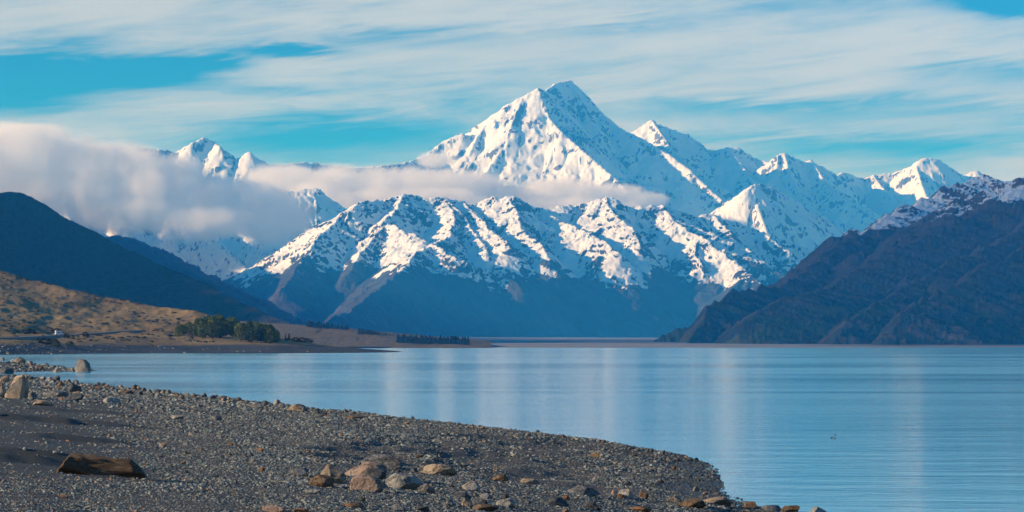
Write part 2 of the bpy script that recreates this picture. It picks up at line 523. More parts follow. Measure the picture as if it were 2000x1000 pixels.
massif('mountain_range', 400, 1660, 640, 19.5, 27.4, 480, central, 0.74, M_ROCK_MID, 330.0, 62.0, (45.0, 520.0), floor=25.0,
       snow=(575.0, 230.0, 1.27, 0.28), L=2600.0, seed=2, flute=0.5, asym=lambda X, Y: 0.04 + 0.26 * sstep(-1500, -900, X), ribs=(520.0, 620.0, 480.0, 2, (0.5, 0.8), 1.2), crest=28.0,
       fmask=lambda X, Y, b: 1 - 0.72 * sstep(620, 380, b) * sstep(-1100, -500, X),
       extra=lambda X, Y, z, c, s: {'scree': sstep(-0.1, 0.5, c + 0.3 * fbm(X / 200.0, Y / 500.0, 3, 46)) * sstep(-600, -1000, X) * sstep(700, 300, z)})

# shaded range under the cloud on the left
leftback = [
    [(-200, 300, 28.5), (0, 320, 28.5), (120, 350, 28.3), (250, 370, 28.2), (345, 400, 28), (430, 400, 28.4), (520, 380, 28.8), (620, 370, 29)],
    [(345, 400, 28), (375, 440, 27.4), (420, 480, 26.8), (470, 520, 26.1), (520, 560, 25.4)],
    [(345, 400, 28), (330, 450, 27.3), (350, 510, 26.5), (390, 560, 25.8)],
    [(250, 370, 28.2), (240, 430, 27.4), (265, 490, 26.6), (320, 550, 25.8)],
    [(430, 400, 28.4), (480, 450, 27.7), (530, 500, 27), (560, 540, 26.4)],
    [(120, 350, 28.3), (130, 420, 27.4), (160, 480, 26.6), (220, 560, 25.6)],
    [(0, 320, 28.5), (20, 400, 27.5), (60, 470, 26.5)],
    [(375, 440, 27.4), (410, 500, 26.6), (430, 560, 25.8)],
]
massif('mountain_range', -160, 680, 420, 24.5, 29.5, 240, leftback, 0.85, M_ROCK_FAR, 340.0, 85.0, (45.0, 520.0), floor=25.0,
       snow=(330.0, 300.0, 1.6, 0.35), seed=3, flute=0.6, ribs=(520.0, 600.0, 300.0, 2))

leftmid = [
    [(100, 440, 16), (170, 462, 15.6), (205, 466, 15.4), (230, 461, 15.2), (262, 468, 15), (300, 488, 14.6), (350, 518, 14.2), (400, 545, 13.8), (450, 572, 13.4), (500, 598, 13), (540, 625, 12.6), (570, 655, 12.2)],
    [(230, 461, 15.2), (250, 520, 14.4), (290, 580, 13.6)],
    [(300, 488, 14.6), (330, 545, 13.8), (370, 600, 13)],
]
M_ROCK_LM = rock_snow_material('bluff rock and snow', (0.045, 0.05, 0.055), (0.07, 0.065, 0.06), (0.09, 0.08, 0.07), 6.0)
massif('mountain_ridge', 60, 640, 300, 11.8, 16.8, 180, leftmid, 0.55, M_ROCK_LM, 200.0, 30.0, (20.0, 300.0), floor=10.0,
       snow=(590.0, 60.0, 0.95, 0.4), seed=4)

# dark hill on the left
lefthill = [
    [(x_, y_, d_ * 1.3) for (x_, y_, d_) in ((-400, 420, 6.6), (-150, 400, 6.3), (-60, 392, 6.1), (8, 380, 6), (25, 375, 6), (42, 377, 5.95), (80, 396, 5.9), (120, 420, 5.85), (160, 441, 5.8), (220, 474, 5.65), (300, 514, 5.45), (400, 558, 5.2), (480, 594, 5), (540, 622, 4.85), (580, 636, 4.7), (640, 656, 4.6), (700, 672, 4.5))],
]
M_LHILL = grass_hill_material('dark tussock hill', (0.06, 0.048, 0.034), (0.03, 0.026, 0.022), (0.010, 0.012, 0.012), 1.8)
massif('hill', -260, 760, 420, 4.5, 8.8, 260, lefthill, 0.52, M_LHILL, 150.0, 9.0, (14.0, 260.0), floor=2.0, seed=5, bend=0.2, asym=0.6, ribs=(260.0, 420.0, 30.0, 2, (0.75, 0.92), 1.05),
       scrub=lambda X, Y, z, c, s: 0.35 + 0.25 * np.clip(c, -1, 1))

# low brown slope that runs out behind the copse
farslope = [[(x_, y_, d_ * 0.84) for (x_, y_, d_) in ((430, 625, 7.2), (560, 633, 6.6), (640, 641, 6.3), (700, 650, 6.1), (760, 662, 5.9), (830, 670, 5.75), (900, 673.5, 5.6), (930, 676, 5.5))]]
M_SLOPE = grass_hill_material('brown tussock slope', (0.20, 0.145, 0.065), (0.085, 0.064, 0.035), (0.032, 0.034, 0.024), 1.1)
massif('hillside', 380, 960, 300, 4.1, 6.3, 90, farslope, 0.09, M_SLOPE, 120.0, 2.0, (6.0, 200.0), floor=-6.0, seed=15, bend=0.1,
       scrub=lambda X, Y, z, c, s: 0.26 + 0.25 * np.clip(c, -1, 1))

# mountain on the right shore
right = [
    [(2300, 300, 13.6), (2130, 345, 13.4), (2000, 360, 13.2), (1975, 368, 13.1), (1945, 349, 13), (1912, 345, 12.9), (1893, 354, 12.8), (1880, 362, 12.7), (1845, 366, 12.6), (1822, 380, 12.5), (1800, 384, 12.4), (1775, 402, 12.2), (1745, 412, 12), (1718, 424, 11.8), (1704, 440, 11.6), (1685, 460, 11.4),
     (1645, 470, 11.1), (1612, 494, 10.8), (1580, 522, 10.5), (1552, 548, 10.2)],
    {'p': [(1552, 548, 10.2), (1525, 556, 9.9), (1480, 566, 9.5), (1430, 570, 9.1), (1412, 580, 8.8), (1392, 598, 8.5), (1374, 626, 8.2), (1352, 655, 7.9), (1335, 668, 7.7)], 'k': 0.8},
    {'p': [(2300, 250, 11.6), (2100, 310, 11.4), (2000, 358, 11.2), (1955, 382, 11), (1915, 408, 10.8), (1870, 435, 10.6), (1830, 452, 10.4), (1790, 466, 10.2), (1740, 496, 9.9), (1680, 530, 9.5), (1620, 560, 9), (1560, 580, 8.6), (1500, 600, 8.2), (1465, 630, 7.8), (1440, 665, 7.4)], 'k': 0.42},
    [(2100, 310, 11.4), (2060, 380, 10.6), (2010, 430, 10), (1940, 480, 9.4), (1860, 510, 9), (1790, 550, 8.5), (1720, 590, 8), (1660, 630, 7.5), (1620, 668, 7.1)],
    [(2250, 400, 10), (2130, 440, 9.4), (2030, 480, 8.9), (1960, 500, 8.5), (1880, 540, 8.1), (1820, 580, 7.7), (1760, 620, 7.3), (1720, 668, 6.9)],
    [(1480, 566, 9.5), (1440, 600, 9), (1400, 640, 8.4)],
]


def right_extra(X, Y, z, c, s):
    h = z / 60.0
    n = fbm(X / 260.0, Y / 260.0, 4, 91)
    return {'green': sstep(200, 60, z) * sstep(0.1, 0.5, n + 0.25),
            'snow': np.clip(sstep(400, 590, z + 120 * n + (Y - 11300) * 0.06) * (0.52 + 0.3 * sstep(0.8, 0.3, s) + 0.3 * np.clip(c, -1, 1)), 0, 1)}


M_RHILL = grass_hill_material('brown mountain side', (0.125, 0.092, 0.072), (0.095, 0.072, 0.058), (0.032, 0.038, 0.036), 5.5, snow=True, green=(0.075, 0.09, 0.035))
massif('mountain', 1240, 2180, 520, 6.5, 13.8, 420, right, 0.6, M_RHILL, 210.0, 18.0, (30.0, 620.0), floor=4.0, seed=6, bend=0.2, rough=0.6, asym=-0.5, ribs=(300.0, 480.0, 60.0, 2, (0.6, 0.88), 1.05), crest=34.0,
       scrub=lambda X, Y, z, c, s: 0.30 + 0.32 * np.clip(c, -1, 1) + 0.25 * fbm(X / 420.0, Y / 700.0, 3, 95) + 0.35 * sstep(260, 40, z) + 0.15 * sstep(0.45, 0.75, s), extra=right_extra)

# unseen western range, left of the frame; crest shaped to shadow the left slopes
def W(X, Y, Z):
    return (1000 + X / Y * F, HZ - (Z - H) / Y * F, Y / 1000.0)


west = [[W(-5300, 3750, 200), W(-4950, 4250, 1350), W(-4800, 7200, 1600), W(-4800, 9600, 1600), W(-4900, 12500, 1500), W(-5000, 15000, 1700), W(-5000, 17500, 1300), W(-4900, 19600, 1400), W(-4850, 20400, 1350), W(-4800, 21300, 1050), W(-4700, 22300, 1450), W(-4900, 24000, 1550), W(-5400, 26000, 1500)]]
massif('mountain_range', -8500, -100, 230, 3.2, 27.0, 165, west, 1.15, M_ROCK_MID, 500.0, 90.0, (80.0, 900.0), floor=5.0,
       snow=(900.0, 300.0, 1.1, 0.35), seed=8)

# ------------------------------------------------------------------ valley floor at the head of the lake
u = np.linspace(-3000, 3800, 500)
Dv = np.geomspace(4300, 60000, 160)
U, Yv = np.meshgrid((u - 1000.0) / F, Dv)
Xv = U * Yv
shore = 5050 + 260 * pnoise(Xv / 900.0, Xv * 0 + 0.5, 4) + 1500 * sstep(300, 1500, Xv) * 0.6 - 350 * sstep(200, -400, Xv)
zv = np.clip((Yv - shore) * 0.004, -3, 3.2) + np.clip(Yv - shore - 900, 0, None) * 0.0035
zv = zv + 0.5 * fbm(Xv / 300.0, Yv / 300.0, 3, 8) * sstep(0, 600, Yv - shore)
zv = np.where(Yv > 30000, zv - (Yv - 30000) * 0.001, zv)
m, t = new_mat('river flats')
tcv = t.n('ShaderNodeTexCoord').outputs['Object']
na = t.noise(t.mapping(tcv, (0.6, 2.2, 1)), 0.0014, 6, 0.62, 0.8)
nb = t.noise(t.mapping(tcv, (0.5, 3.0, 1), loc=(9, 4, 0)), 0.0035, 5, 0.6)
c_ = t.mix(t.step(na, 0.40, 0.60), (0.12, 0.085, 0.07), (0.27, 0.255, 0.24))
c_ = t.mix(t.step(nb, 0.52, 0.66), c_, (0.05, 0.05, 0.045))
bs = t.n('ShaderNodeBsdfPrincipled', i={'Base Color': c_, 'Roughness': 0.9})
t.n('ShaderNodeOutputMaterial', i={'Surface': bs.outputs[0]})
link('valley_floor', grid_mesh('valley_floor', Xv, Yv, zv, m), kind='structure')

# ------------------------------------------------------------------ lake
m, t = new_mat('lake water')
tcw = t.n('ShaderNodeTexCoord').outputs['Object']
wind = t.noise(t.mapping(tcw, (0.45, 1.0, 1)), 0.007, 5, 0.6, 1.2)
calm = t.step(wind, 0.36, 0.62)
r1 = t.noise(t.mapping(tcw, (0.5, 1.0, 1)), 0.9, 4, 0.6, 0.3)
r2 = t.noise(t.mapping(tcw, (0.35, 1.0, 1), rot=(0, 0, 0.15)), 0.22, 3, 0.6, 0.2)
hh = t.math('ADD', t.math('MULTIPLY', r1, 0.5), t.math('MULTIPLY', r2, 1.2))
bp = t.n('ShaderNodeBump', i={'Height': hh, 'Strength': t.math('MULTIPLY_ADD', calm, 0.22, 0.13), 'Distance': 0.2})
bs = t.n('ShaderNodeBsdfPrincipled', i={'Base Color': (0.01, 0.42, 0.64, 1), 'IOR': 1.33,
         'Roughness': t.math('MULTIPLY_ADD', calm, 0.035, 0.10)})
t.link(bp.outputs[0], bs.inputs['Normal'])
t.n('ShaderNodeOutputMaterial', i={'Surface': bs.outputs[0]})
xs = np.linspace(-26000, 26000, 60)
ys = np.concatenate([np.linspace(20, 1000, 40), np.linspace(1100, 16000, 60)])
Xw, Yw = np.meshgrid(xs, ys)
link('lake', grid_mesh('lake', Xw, Yw, Xw * 0, m), kind='structure')

# ------------------------------------------------------------------ beach
eu = np.array([-900, -400, -100, 0, 60, 150, 320, 500, 620, 800, 1000, 1150, 1280, 1340, 1380, 1400, 1408, 1420, 1470, 1560, 1700, 2000, 2600, 3500.])
ey = np.array([560, 470, 420, 390, 362, 318, 262, 212, 188, 172, 163, 157, 150, 146, 140, 133, 124, 113, 105, 101, 96, 88, 78, 66.])
ez = np.array([2.6, 2.2, 1.8, 1.7, 1.65, 1.55, 1.5, 1.6, 1.65, 1.45, 1.05, 0.65, 0.25, 0.12, 0.03, 0, 0, 0, 0, 0, 0, 0, 0, 0.])


SHR = [((p_ - 1000.0) / F * y_, y_) for p_, y_ in zip(eu[13:], ey[13:])]


def beach_z(X, Y, detail=True):
    X = np.asarray(X, float)
    Y = np.asarray(Y, float)
    px = np.clip(1000 + X / np.maximum(Y, 30.0) * F, -900, 3500)
    Ye = np.interp(px, eu, ey)
    ze = np.interp(px, eu, ez)
    if detail:
        Ye = Ye * (1 + 0.03 * pnoise(X / 9.0, Y / 25.0, 3) + 0.018 * pnoise(X / 2.5, Y / 6.0, 5))
    tt = np.clip(Y / Ye, -0.5, 1)
    near = 3.8 + (ze - 3.8) * (1 - (1 - np.clip(tt, -0.5, 1)) ** 2.1)
    # the point on the right shelves gently to its waterline
    dr = np.full(X.shape, 1e9)
    for i in range(len(SHR) - 1):
        (ax, ay), (bx, by) = SHR[i], SHR[i + 1]
        vx, vy = bx - ax, by - ay
        q = np.clip(((X - ax) * vx + (Y - ay) * vy) / (vx * vx + vy * vy), 0, 1)
        dr = np.minimum(dr, np.hypot(X - ax - q * vx, Y - ay - q * vy))
    if detail:
        dr = dr + 2.2 * pnoise(X / 2.2, Y / 5.0, 31) + 0.9 * pnoise(X / 0.8, Y / 1.6, 33)
    near = np.minimum(near, np.where(dr < 18, 0.055 * dr + 0.004 * dr * dr, 99))
    far = ze - np.clip(Y - Ye, 0, None) * (0.05 + 0.03 * ze) - 0.0006 * np.clip(Y - Ye, 0, 60) ** 2
    z = np.where(Y < Ye, near, np.maximum(far, -3))
    if detail:
        z = z + 0.06 * fbm(X / 14.0, Y / 22.0, 3, 2) * sstep(1.3, 0.7, Y / Ye)
        z = z + 0.035 * fbm(X / 1.3, Y / 1.3, 3, 6)
        # low banks of drifted sand on the left
        for (bx, by, ln, hh, ang) in SANDBANKS:
            ca, sa = math.cos(ang), math.sin(ang)
            lx = (X - bx) * ca + (Y - by) * sa
            ly = -(X - bx) * sa + (Y - by) * ca
            wv = 0.35 * pnoise(lx / 1.7, lx * 0, 12)
            lip = sstep(-2.6, 0.0, ly + wv) * sstep(0.42, 0.0, ly + wv)
            z = z + hh * lip * np.exp(-(lx / ln) ** 4)
    return z


SANDBANKS = []


def on_beach(px, py):
    """where the line of sight through (px, py) meets the beach"""
    Y = np.linspace(45, 700, 6000)
    X = (px - 1000.0) / F * Y
    zr = H + (HZ - py) / F * Y
    zb = np.maximum(beach_z(X, Y), 0.0)
    k = np.argmax(zr <= zb)
    if not (zr <= zb).any():
        k = np.argmin(zr - zb)
    return float(X[k]), float(Y[k]), float(beach_z(X[k], Y[k]))


for (px, py, ln, hh, ang) in ((60, 822, 5.0, 0.30, 3.55), (150, 806, 3.0, 0.22, 3.5), (150, 862, 2.0, 0.2, 3.6), (40, 895, 2.2, 0.26, 3.45), (75, 905, 1.6, 0.2, 3.75)):
    x_, y_, z_ = on_beach(px, py)
    SANDBANKS.append((x_, y_, ln, hh, ang))

ub = np.concatenate([np.linspace(-900, -60, 40)[:-1], np.linspace(-60, 1640, 420), np.linspace(1640, 3500, 50)[1:]])
Yb = np.concatenate([np.linspace(-25, 38, 20)[:-1], np.geomspace(38, 560, 420)])
Ub, YB = np.meshgrid((ub - 1000.0) / F, Yb)
XB = Ub * np.maximum(YB, 40.0) * np.where(YB < 40, 1 + (40 - YB) / 30.0, 1)
ZB = beach_z(XB, YB)
PXB = 1000 + XB / np.maximum(YB, 30) * F
sand = sstep(430, 150, PXB + 90 * fbm(XB / 5.0, YB / 12.0, 3, 21)) * sstep(58, 66, YB) * sstep(225, 190, YB)
wet = sstep(0.26, 0.03, ZB)
m, t = new_mat('shingle bed')
tcb = t.n('ShaderNodeTexCoord').outputs['Object']
vor = t.n('ShaderNodeTexVoronoi', feature='F1', i={'Vector': tcb, 'Scale': 14.0})
vd = vor.outputs['Distance']
vc = t.n('ShaderNodeSeparateColor', i={'Color': vor.outputs['Color']})
g1 = t.mix(vc.outputs[0], (0.022, 0.025, 0.026), (0.10, 0.104, 0.10))
g1 = t.mix(t.step(vc.outputs[1], 0.86, 0.9), g1, (0.14, 0.08, 0.045))
sd = t.n('ShaderNodeAttribute', attribute_name='sand').outputs['Fac']
nsd = t.noise(tcb, 22.0, 4, 0.7)
nsl = t.noise(t.mapping(tcb, (1, .4, 1)), 0.5, 4, 0.6)
sandc = t.mix(t.step(nsd, 0.3, 0.75), (0.024, 0.030, 0.029), (0.062, 0.071, 0.067))
sandc = t.mix(t.step(nsl, 0.35, 0.7, 0, 0.5), sandc, (0.035, 0.036, 0.038))
cb = t.mix(sd, g1, sandc)
wt = t.n('ShaderNodeAttribute', attribute_name='wet').outputs['Fac']
cb = t.mix(t.math('MULTIPLY', wt, 0.7), cb, (0.015, 0.016, 0.016))
bs = t.n('ShaderNodeBsdfPrincipled', i={'Base Color': cb, 'Roughness': t.math('MULTIPLY_ADD', wt, -0.5, 0.9)})
hb = t.math('ADD', t.math('MULTIPLY', t.math('SUBTRACT', 0.6, vd), t.math('SUBTRACT', 1.0, sd)), t.math('MULTIPLY', nsd, 0.4))
bp = t.n('ShaderNodeBump', i={'Height': hb, 'Strength': 0.8, 'Distance': 0.05})
t.link(bp.outputs[0], bs.inputs['Normal'])
t.n('ShaderNodeOutputMaterial', i={'Surface': bs.outputs[0]})
link('beach', grid_mesh('beach', XB, YB, ZB, m, {'sand': sand, 'wet': wet}), kind='structure')

# ------------------------------------------------------------------ hillside and bank across the cove
gu = np.array([-600, -300, 0, 100, 200, 300, 380, 450, 540, 620, 700, 770, 800, 900.])
g_sh = np.array([1350, 1500, 1610, 1720, 1800, 1860, 1884, 1888, 1892, 1925, 1990, 2120, 2400, 3000.])
g_bz = np.array([9, 8, 7.4, 7.2, 7, 6.5, 6, 5.6, 5, 4, 2.6, 0.9, -1, -3.])
g_mz = np.array([16, 15, 12.5, 12.6, 13.2, 13.6, 12.8, 11.6, 8.5, 5.5, 2.6, 0.4, -2, -3.])
g_cd = np.array([2750, 2700, 2600, 2560, 2520, 2460, 2400, 2360, 2310, 2290, 2320, 2400, 2600, 3100.])
g_cz = np.array([120, 96, 71, 57, 47, 38.5, 31.5, 22, 11.5, 6, 2.6, 0.3, -2, -3.])


def bank_z(X, Y, detail=True):
    X = np.asarray(X, float)
    Y = np.asarray(Y, float)
    px = np.clip(1000 + X / Y * F, -600, 900)
    I = lambda a: np.interp(px, gu, a)
    sh, bz, mz, cd, cz = I(g_sh), I(g_bz), I(g_mz), I(g_cd), I(g_cz)
    if detail:
        sh = sh + 22 * pnoise(X / 40.0, Y / 400.0, 4)
    k1, k2 = sh + 120, sh + 330
    z = np.where(Y < sh, (Y - sh) * 0.05,
        np.where(Y < k1, bz * (Y - sh) / (k1 - sh),
        np.where(Y < k2, bz + (mz - bz) * (Y - k1) / (k2 - k1), 0)))
    tt = np.clip((Y - k2) / np.maximum(cd - k2, 20), 0, 1)
    hill = mz + (cz - mz) * tt ** 1.25
    z = np.where(Y >= k2, hill, z)
    z = np.where(Y > cd, cz - (Y - cd) * 0.03, z)
    z = np.maximum(z, -4)
    # added shoulder, unseen left of the frame, to shadow the lower slope
    if detail:
        z = z + sstep(-60, -460, px) * 18 * np.exp(-((Y - 2150) / 230.0) ** 2)
        up = sstep(5, 14, z)
        z = z + up * (4.5 * fbm(X / 110.0, Y / 190.0, 4, 14, ridged=True) + 1.3 * fbm(X / 22.0, Y / 34.0, 3, 24, ridged=True))
        z = z + 0.5 * sstep(0.5, 3, z) * fbm(X / 12.0, Y / 30.0, 3, 25)
    return z


ug = np.concatenate([np.linspace(-600, -60, 60)[:-1], np.linspace(-60, 900, 420)])
Yg = np.concatenate([np.linspace(1380, 2300, 230), np.linspace(2310, 3300, 90)])
Ug, YG = np.meshgrid((ug - 1000.0) / F, Yg)
XG = Ug * YG
ZG = bank_z(XG, YG)
PXG = 1000 + XG / YG * F
SHG = np.interp(PXG, gu, g_sh)
bankw = sstep(7.0, 4.5, ZG + 0.9 * fbm(XG / 30.0, YG / 50.0, 3, 41)) * sstep(420, 200, YG - SHG)
m, t = new_mat('golden tussock')
tcg = t.n('ShaderNodeTexCoord').outputs['Object']
gl = t.noise(t.mapping(tcg, (1, .5, 1)), 0.012, 6, 0.65, 0.5)
gs = t.noise(tcg, 0.09, 6, 0.7)
gt = t.noise(tcg, 0.5, 4, 0.7)
cg = t.mix(t.step(gl, 0.35, 0.62), (0.34, 0.235, 0.105), (0.24, 0.16, 0.075))
cg = t.mix(t.step(gs, 0.54, 0.70, 0, 0.8), cg, (0.085, 0.065, 0.04))
cg = t.mix(t.step(gt, 0.5, 0.75, 0, 0.6), cg, (0.08, 0.06, 0.035))
bk = t.n('ShaderNodeAttribute', attribute_name='bank').outputs['Fac']
bn = t.noise(t.mapping(tcg, (0.12, 1, 1)), 0.12, 5, 0.65)
bf = t.noise(tcg, 0.8, 4, 0.75)
cbk = t.mix(t.step(bn, 0.35, 0.65), (0.04, 0.046, 0.054), (0.085, 0.09, 0.097))
cbk = t.mix(t.step(bf, 0.55, 0.75), cbk, (0.2, 0.195, 0.185))
cg = t.mix(bk, cg, cbk)
bs = t.n('ShaderNodeBsdfPrincipled', i={'Base Color': cg, 'Roughness': 0.9})
bs.inputs['Specular IOR Level'].default_value = 0.05
bp = t.n('ShaderNodeBump', i={'Height': t.math('ADD', gs, t.math('MULTIPLY', gt, 0.4)), 'Strength': 0.8, 'Distance': 2.0})
t.link(bp.outputs[0], bs.inputs['Normal'])
t.n('ShaderNodeOutputMaterial', i={'Surface': bs.outputs[0]})
link('shore_hillside', grid_mesh('shore_hillside', XG, YG, ZG, m, {'bank': bankw}), kind='structure')


def on_bank(px, py, lo=1500, hi=2700):
    Y = np.linspace(lo, hi, 4000)
    X = (px - 1000.0) / F * Y
    zr = H + (HZ - py) / F * Y
    zb = bank_z(X, Y)
    hit = zr <= zb
    k = int(np.argmax(hit)) if hit.any() else int(np.argmin(np.abs(zr - zb)))
    return float(X[k]), float(Y[k]), float(zb[k])


# road cut into the hillside
rp = [on_bank(px, py) for px, py in ((-60, 664), (20, 662), (60, 660), (100, 657.5), (140, 656), (175, 653.5), (200, 652), (225, 650), (250, 648.5), (275, 648))]
rv, rf = [], []
for i, (x, y, z) in enumerate(rp):
    j0, j1 = max(0, i - 1), min(len(rp) - 1, i + 1)
    dx_, dy_ = rp[j1][0] - rp[j0][0], rp[j1][1] - rp[j0][1]
    ln = math.hypot(dx_, dy_)
    nx_, ny_ = -dy_ / ln * 3.6, dx_ / ln * 3.6
    rv += [(x + nx_, y + ny_, z + 1.1), (x - nx_, y - ny_, z + 1.1), (x + nx_ * 1.3, y + ny_ * 1.3, z - 3), (x - nx_ * 1.3, y - ny_ * 1.3, z - 3)]
for i in range(len(rp) - 1):
    a, b = i * 4, i * 4 + 4
    rf += [(a, a + 1, b + 1, b), (a + 1, a + 3, b + 3, b + 1), (a + 2, a, b, b + 2)]
me = bpy.data.meshes.new('road')
me.from_pydata(rv, [], rf)
m, t = new_mat('worn asphalt')
nz = t.noise(t.n('ShaderNodeTexCoord').outputs['Object'], 0.4, 4)
bs = t.n('ShaderNodeBsdfPrincipled', i={'Base Color': t.mix(nz, (0.12, 0.115, 0.11), (0.2, 0.19, 0.18)), 'Roughness': 0.85})
t.n('ShaderNodeOutputMaterial', i={'Surface': bs.outputs[0]})
me.materials.append(m)
link('road', me, kind='structure')

# ------------------------------------------------------------------ spit of stones across the cove
us = np.linspace(-260, 215, 150)
Ys = np.linspace(540, 860, 90)
Us, YS = np.meshgrid((us - 1000.0) / F, Ys)
XS = Us * YS


def spit_z(X, Y):
    px = 1000 + X / Y * F
    wd = np.interp(px, [-260, 0, 60, 120, 165, 185, 215], [75, 62, 46, 24, 13, 5, 0.1])
    top = np.interp(px, [-260, 0, 60, 120, 165, 185, 215], [2.2, 1.7, 1.2, 0.7, 0.4, 0.1, -0.6])
    cy = np.interp(px, [-260, 0, 60, 120, 165, 215], [655, 665, 660, 640, 632, 630])
    wob = 1 + 0.35 * pnoise(X / 7.0, Y / 20.0, 8)
    return (top + 1.2) * np.exp(-((Y - cy) / (wd * wob + 4)) ** 2) - 1.2 + 0.12 * fbm(X / 3.0, Y / 3.0, 2, 9)


link('gravel_spit', grid_mesh('gravel_spit', XS, YS, spit_z(XS, YS), bpy.data.materials['shingle bed'], {'sand': XS * 0, 'wet': XS * 0}), kind='structure')


def ground(X, Y):
    X = np.asarray(X, float)
    Y = np.asarray(Y, float)
    return np.where(Y > 545, np.where(Y > 900, bank_z(X, Y), spit_z(X, Y)), beach_z(X, Y))


# ------------------------------------------------------------------ loose stones
def stone_material(name):
    """colour comes from the per-object / per-instance number"""
    m, t = new_mat(name)
    tcs = t.n('ShaderNodeTexCoord').outputs['Object']
    return m, t, tcs


m_peb, t = new_mat('shingle pebbles')
ti = t.n('ShaderNodeAttribute', attribute_type='INSTANCER', attribute_name='tint').outputs['Fac']
wv = t.n('ShaderNodeAttribute', attribute_type='INSTANCER', attribute_name='wetness').outputs['Fac']
rp_ = t.n('ShaderNodeValToRGB', i={'Fac': ti})
cr = rp_.color_ramp
cr.interpolation = 'LINEAR'
cols = [(0.0, (0.0465, 0.0582, 0.0624)), (0.25, (0.0977, 0.1165, 0.1188)), (0.5, (0.1767, 0.1976, 0.1851)), (0.68, (0.3069, 0.338, 0.3069)), (0.8, (0.24, 0.18, 0.13)), (0.88, (0.26, 0.14, 0.07)), (0.95, (0.33, 0.28, 0.2)), (1.0, (0.4836, 0.5096, 0.4356))]
cr.elements[0].position, cr.elements[0].color = cols[0][0], (*cols[0][1], 1)
cr.elements[1].position, cr.elements[1].color = cols[-1][0], (*cols[-1][1], 1)
for p_, c in cols[1:-1]:
    e = cr.elements.new(p_)
    e.color = (*c, 1)
tcs = t.n('ShaderNodeTexCoord').outputs['Object']
ns = t.noise(tcs, 2.2, 4, 0.65)
col = t.mix(1.0, rp_.outputs[0], t.mix(t.step(ns, 0.3, 0.7), (0.62, 0.62, 0.64), (1.15, 1.13, 1.1)), 'MULTIPLY')
col = t.mix(t.math('MULTIPLY', wv, 0.75), col, (0.02, 0.022, 0.022))
bs = t.n('ShaderNodeBsdfPrincipled', i={'Base Color': col, 'Roughness': t.math('MULTIPLY_ADD', wv, -0.4, 0.8)})
bs.inputs['Specular IOR Level'].default_value = 0.25
t.n('ShaderNodeOutputMaterial', i={'Surface': bs.outputs[0]})


def pebble_group(name):
    g = bpy.data.node_groups.new(name, 'GeometryNodeTree')
    g.interface.new_socket('Geometry', in_out='INPUT', socket_type='NodeSocketGeometry')
    g.interface.new_socket('Geometry', in_out='OUTPUT', socket_type='NodeSocketGeometry')
    N, Lk = g.nodes, g.links
    gi, go = N.new('NodeGroupInput'), N.new('NodeGroupOutput')
    join = N.new('GeometryNodeJoinGeometry')
    for k in range(7):
        ico = N.new('GeometryNodeMeshIcoSphere')
        ico.inputs['Radius'].default_value = 0.5
        ico.inputs['Subdivisions'].default_value = 2
        nz = N.new('ShaderNodeTexNoise')
        nz.noise_dimensions = '4D'
        nz.inputs['W'].default_value = k * 3.7
        nz.inputs['Scale'].default_value = 1.5
        nz.inputs['Detail'].default_value = 2.0
        sub = N.new('ShaderNodeVectorMath')
        sub.operation = 'SUBTRACT'
        sub.inputs[1].default_value = (0.5, 0.5, 0.5)
        Lk.new(nz.outputs['Color'], sub.inputs[0])
        sc = N.new('ShaderNodeVectorMath')
        sc.operation = 'SCALE'
        sc.inputs['Scale'].default_value = 0.95
        Lk.new(sub.outputs[0], sc.inputs[0])
        sp = N.new('GeometryNodeSetPosition')
        Lk.new(ico.outputs['Mesh'], sp.inputs['Geometry'])
        Lk.new(sc.outputs[0], sp.inputs['Offset'])
        tr = N.new('GeometryNodeTransform')
        tr.inputs['Scale'].default_value = (1.0, (0.72, 0.9, 0.6, 0.8, 0.95, 0.68, 0.85)[k], (0.62, 0.75, 0.5, 0.8, 0.58, 0.68, 0.5)[k])
        Lk.new(sp.outputs[0], tr.inputs['Geometry'])
        smt = N.new('GeometryNodeSetMaterial')
        smt.inputs['Material'].default_value = m_peb
        Lk.new(tr.outputs[0], smt.inputs['Geometry'])
        gti = N.new('GeometryNodeGeometryToInstance')
        Lk.new(smt.outputs[0], gti.inputs[0])
        Lk.new(gti.outputs[0], join.inputs[0])
    iop = N.new('GeometryNodeInstanceOnPoints')
    iop.inputs['Pick Instance'].default_value = True
    Lk.new(gi.outputs[0], iop.inputs['Points'])
    Lk.new(join.outputs[0], iop.inputs['Instance'])
    for nm, ty, sock in (('pick', 'INT', 'Instance Index'), ('rot', 'FLOAT_VECTOR', 'Rotation'), ('size', 'FLOAT', 'Scale')):
        na = N.new('GeometryNodeInputNamedAttribute')
        na.data_type = ty
        na.inputs['Name'].default_value = nm
        o_ = [q for q in na.outputs if q.enabled and q.name == 'Attribute'][0]
        Lk.new(o_, iop.inputs[sock])
    Lk.new(iop.outputs[0], go.inputs[0])
    return g


PEB = pebble_group('pebbles')


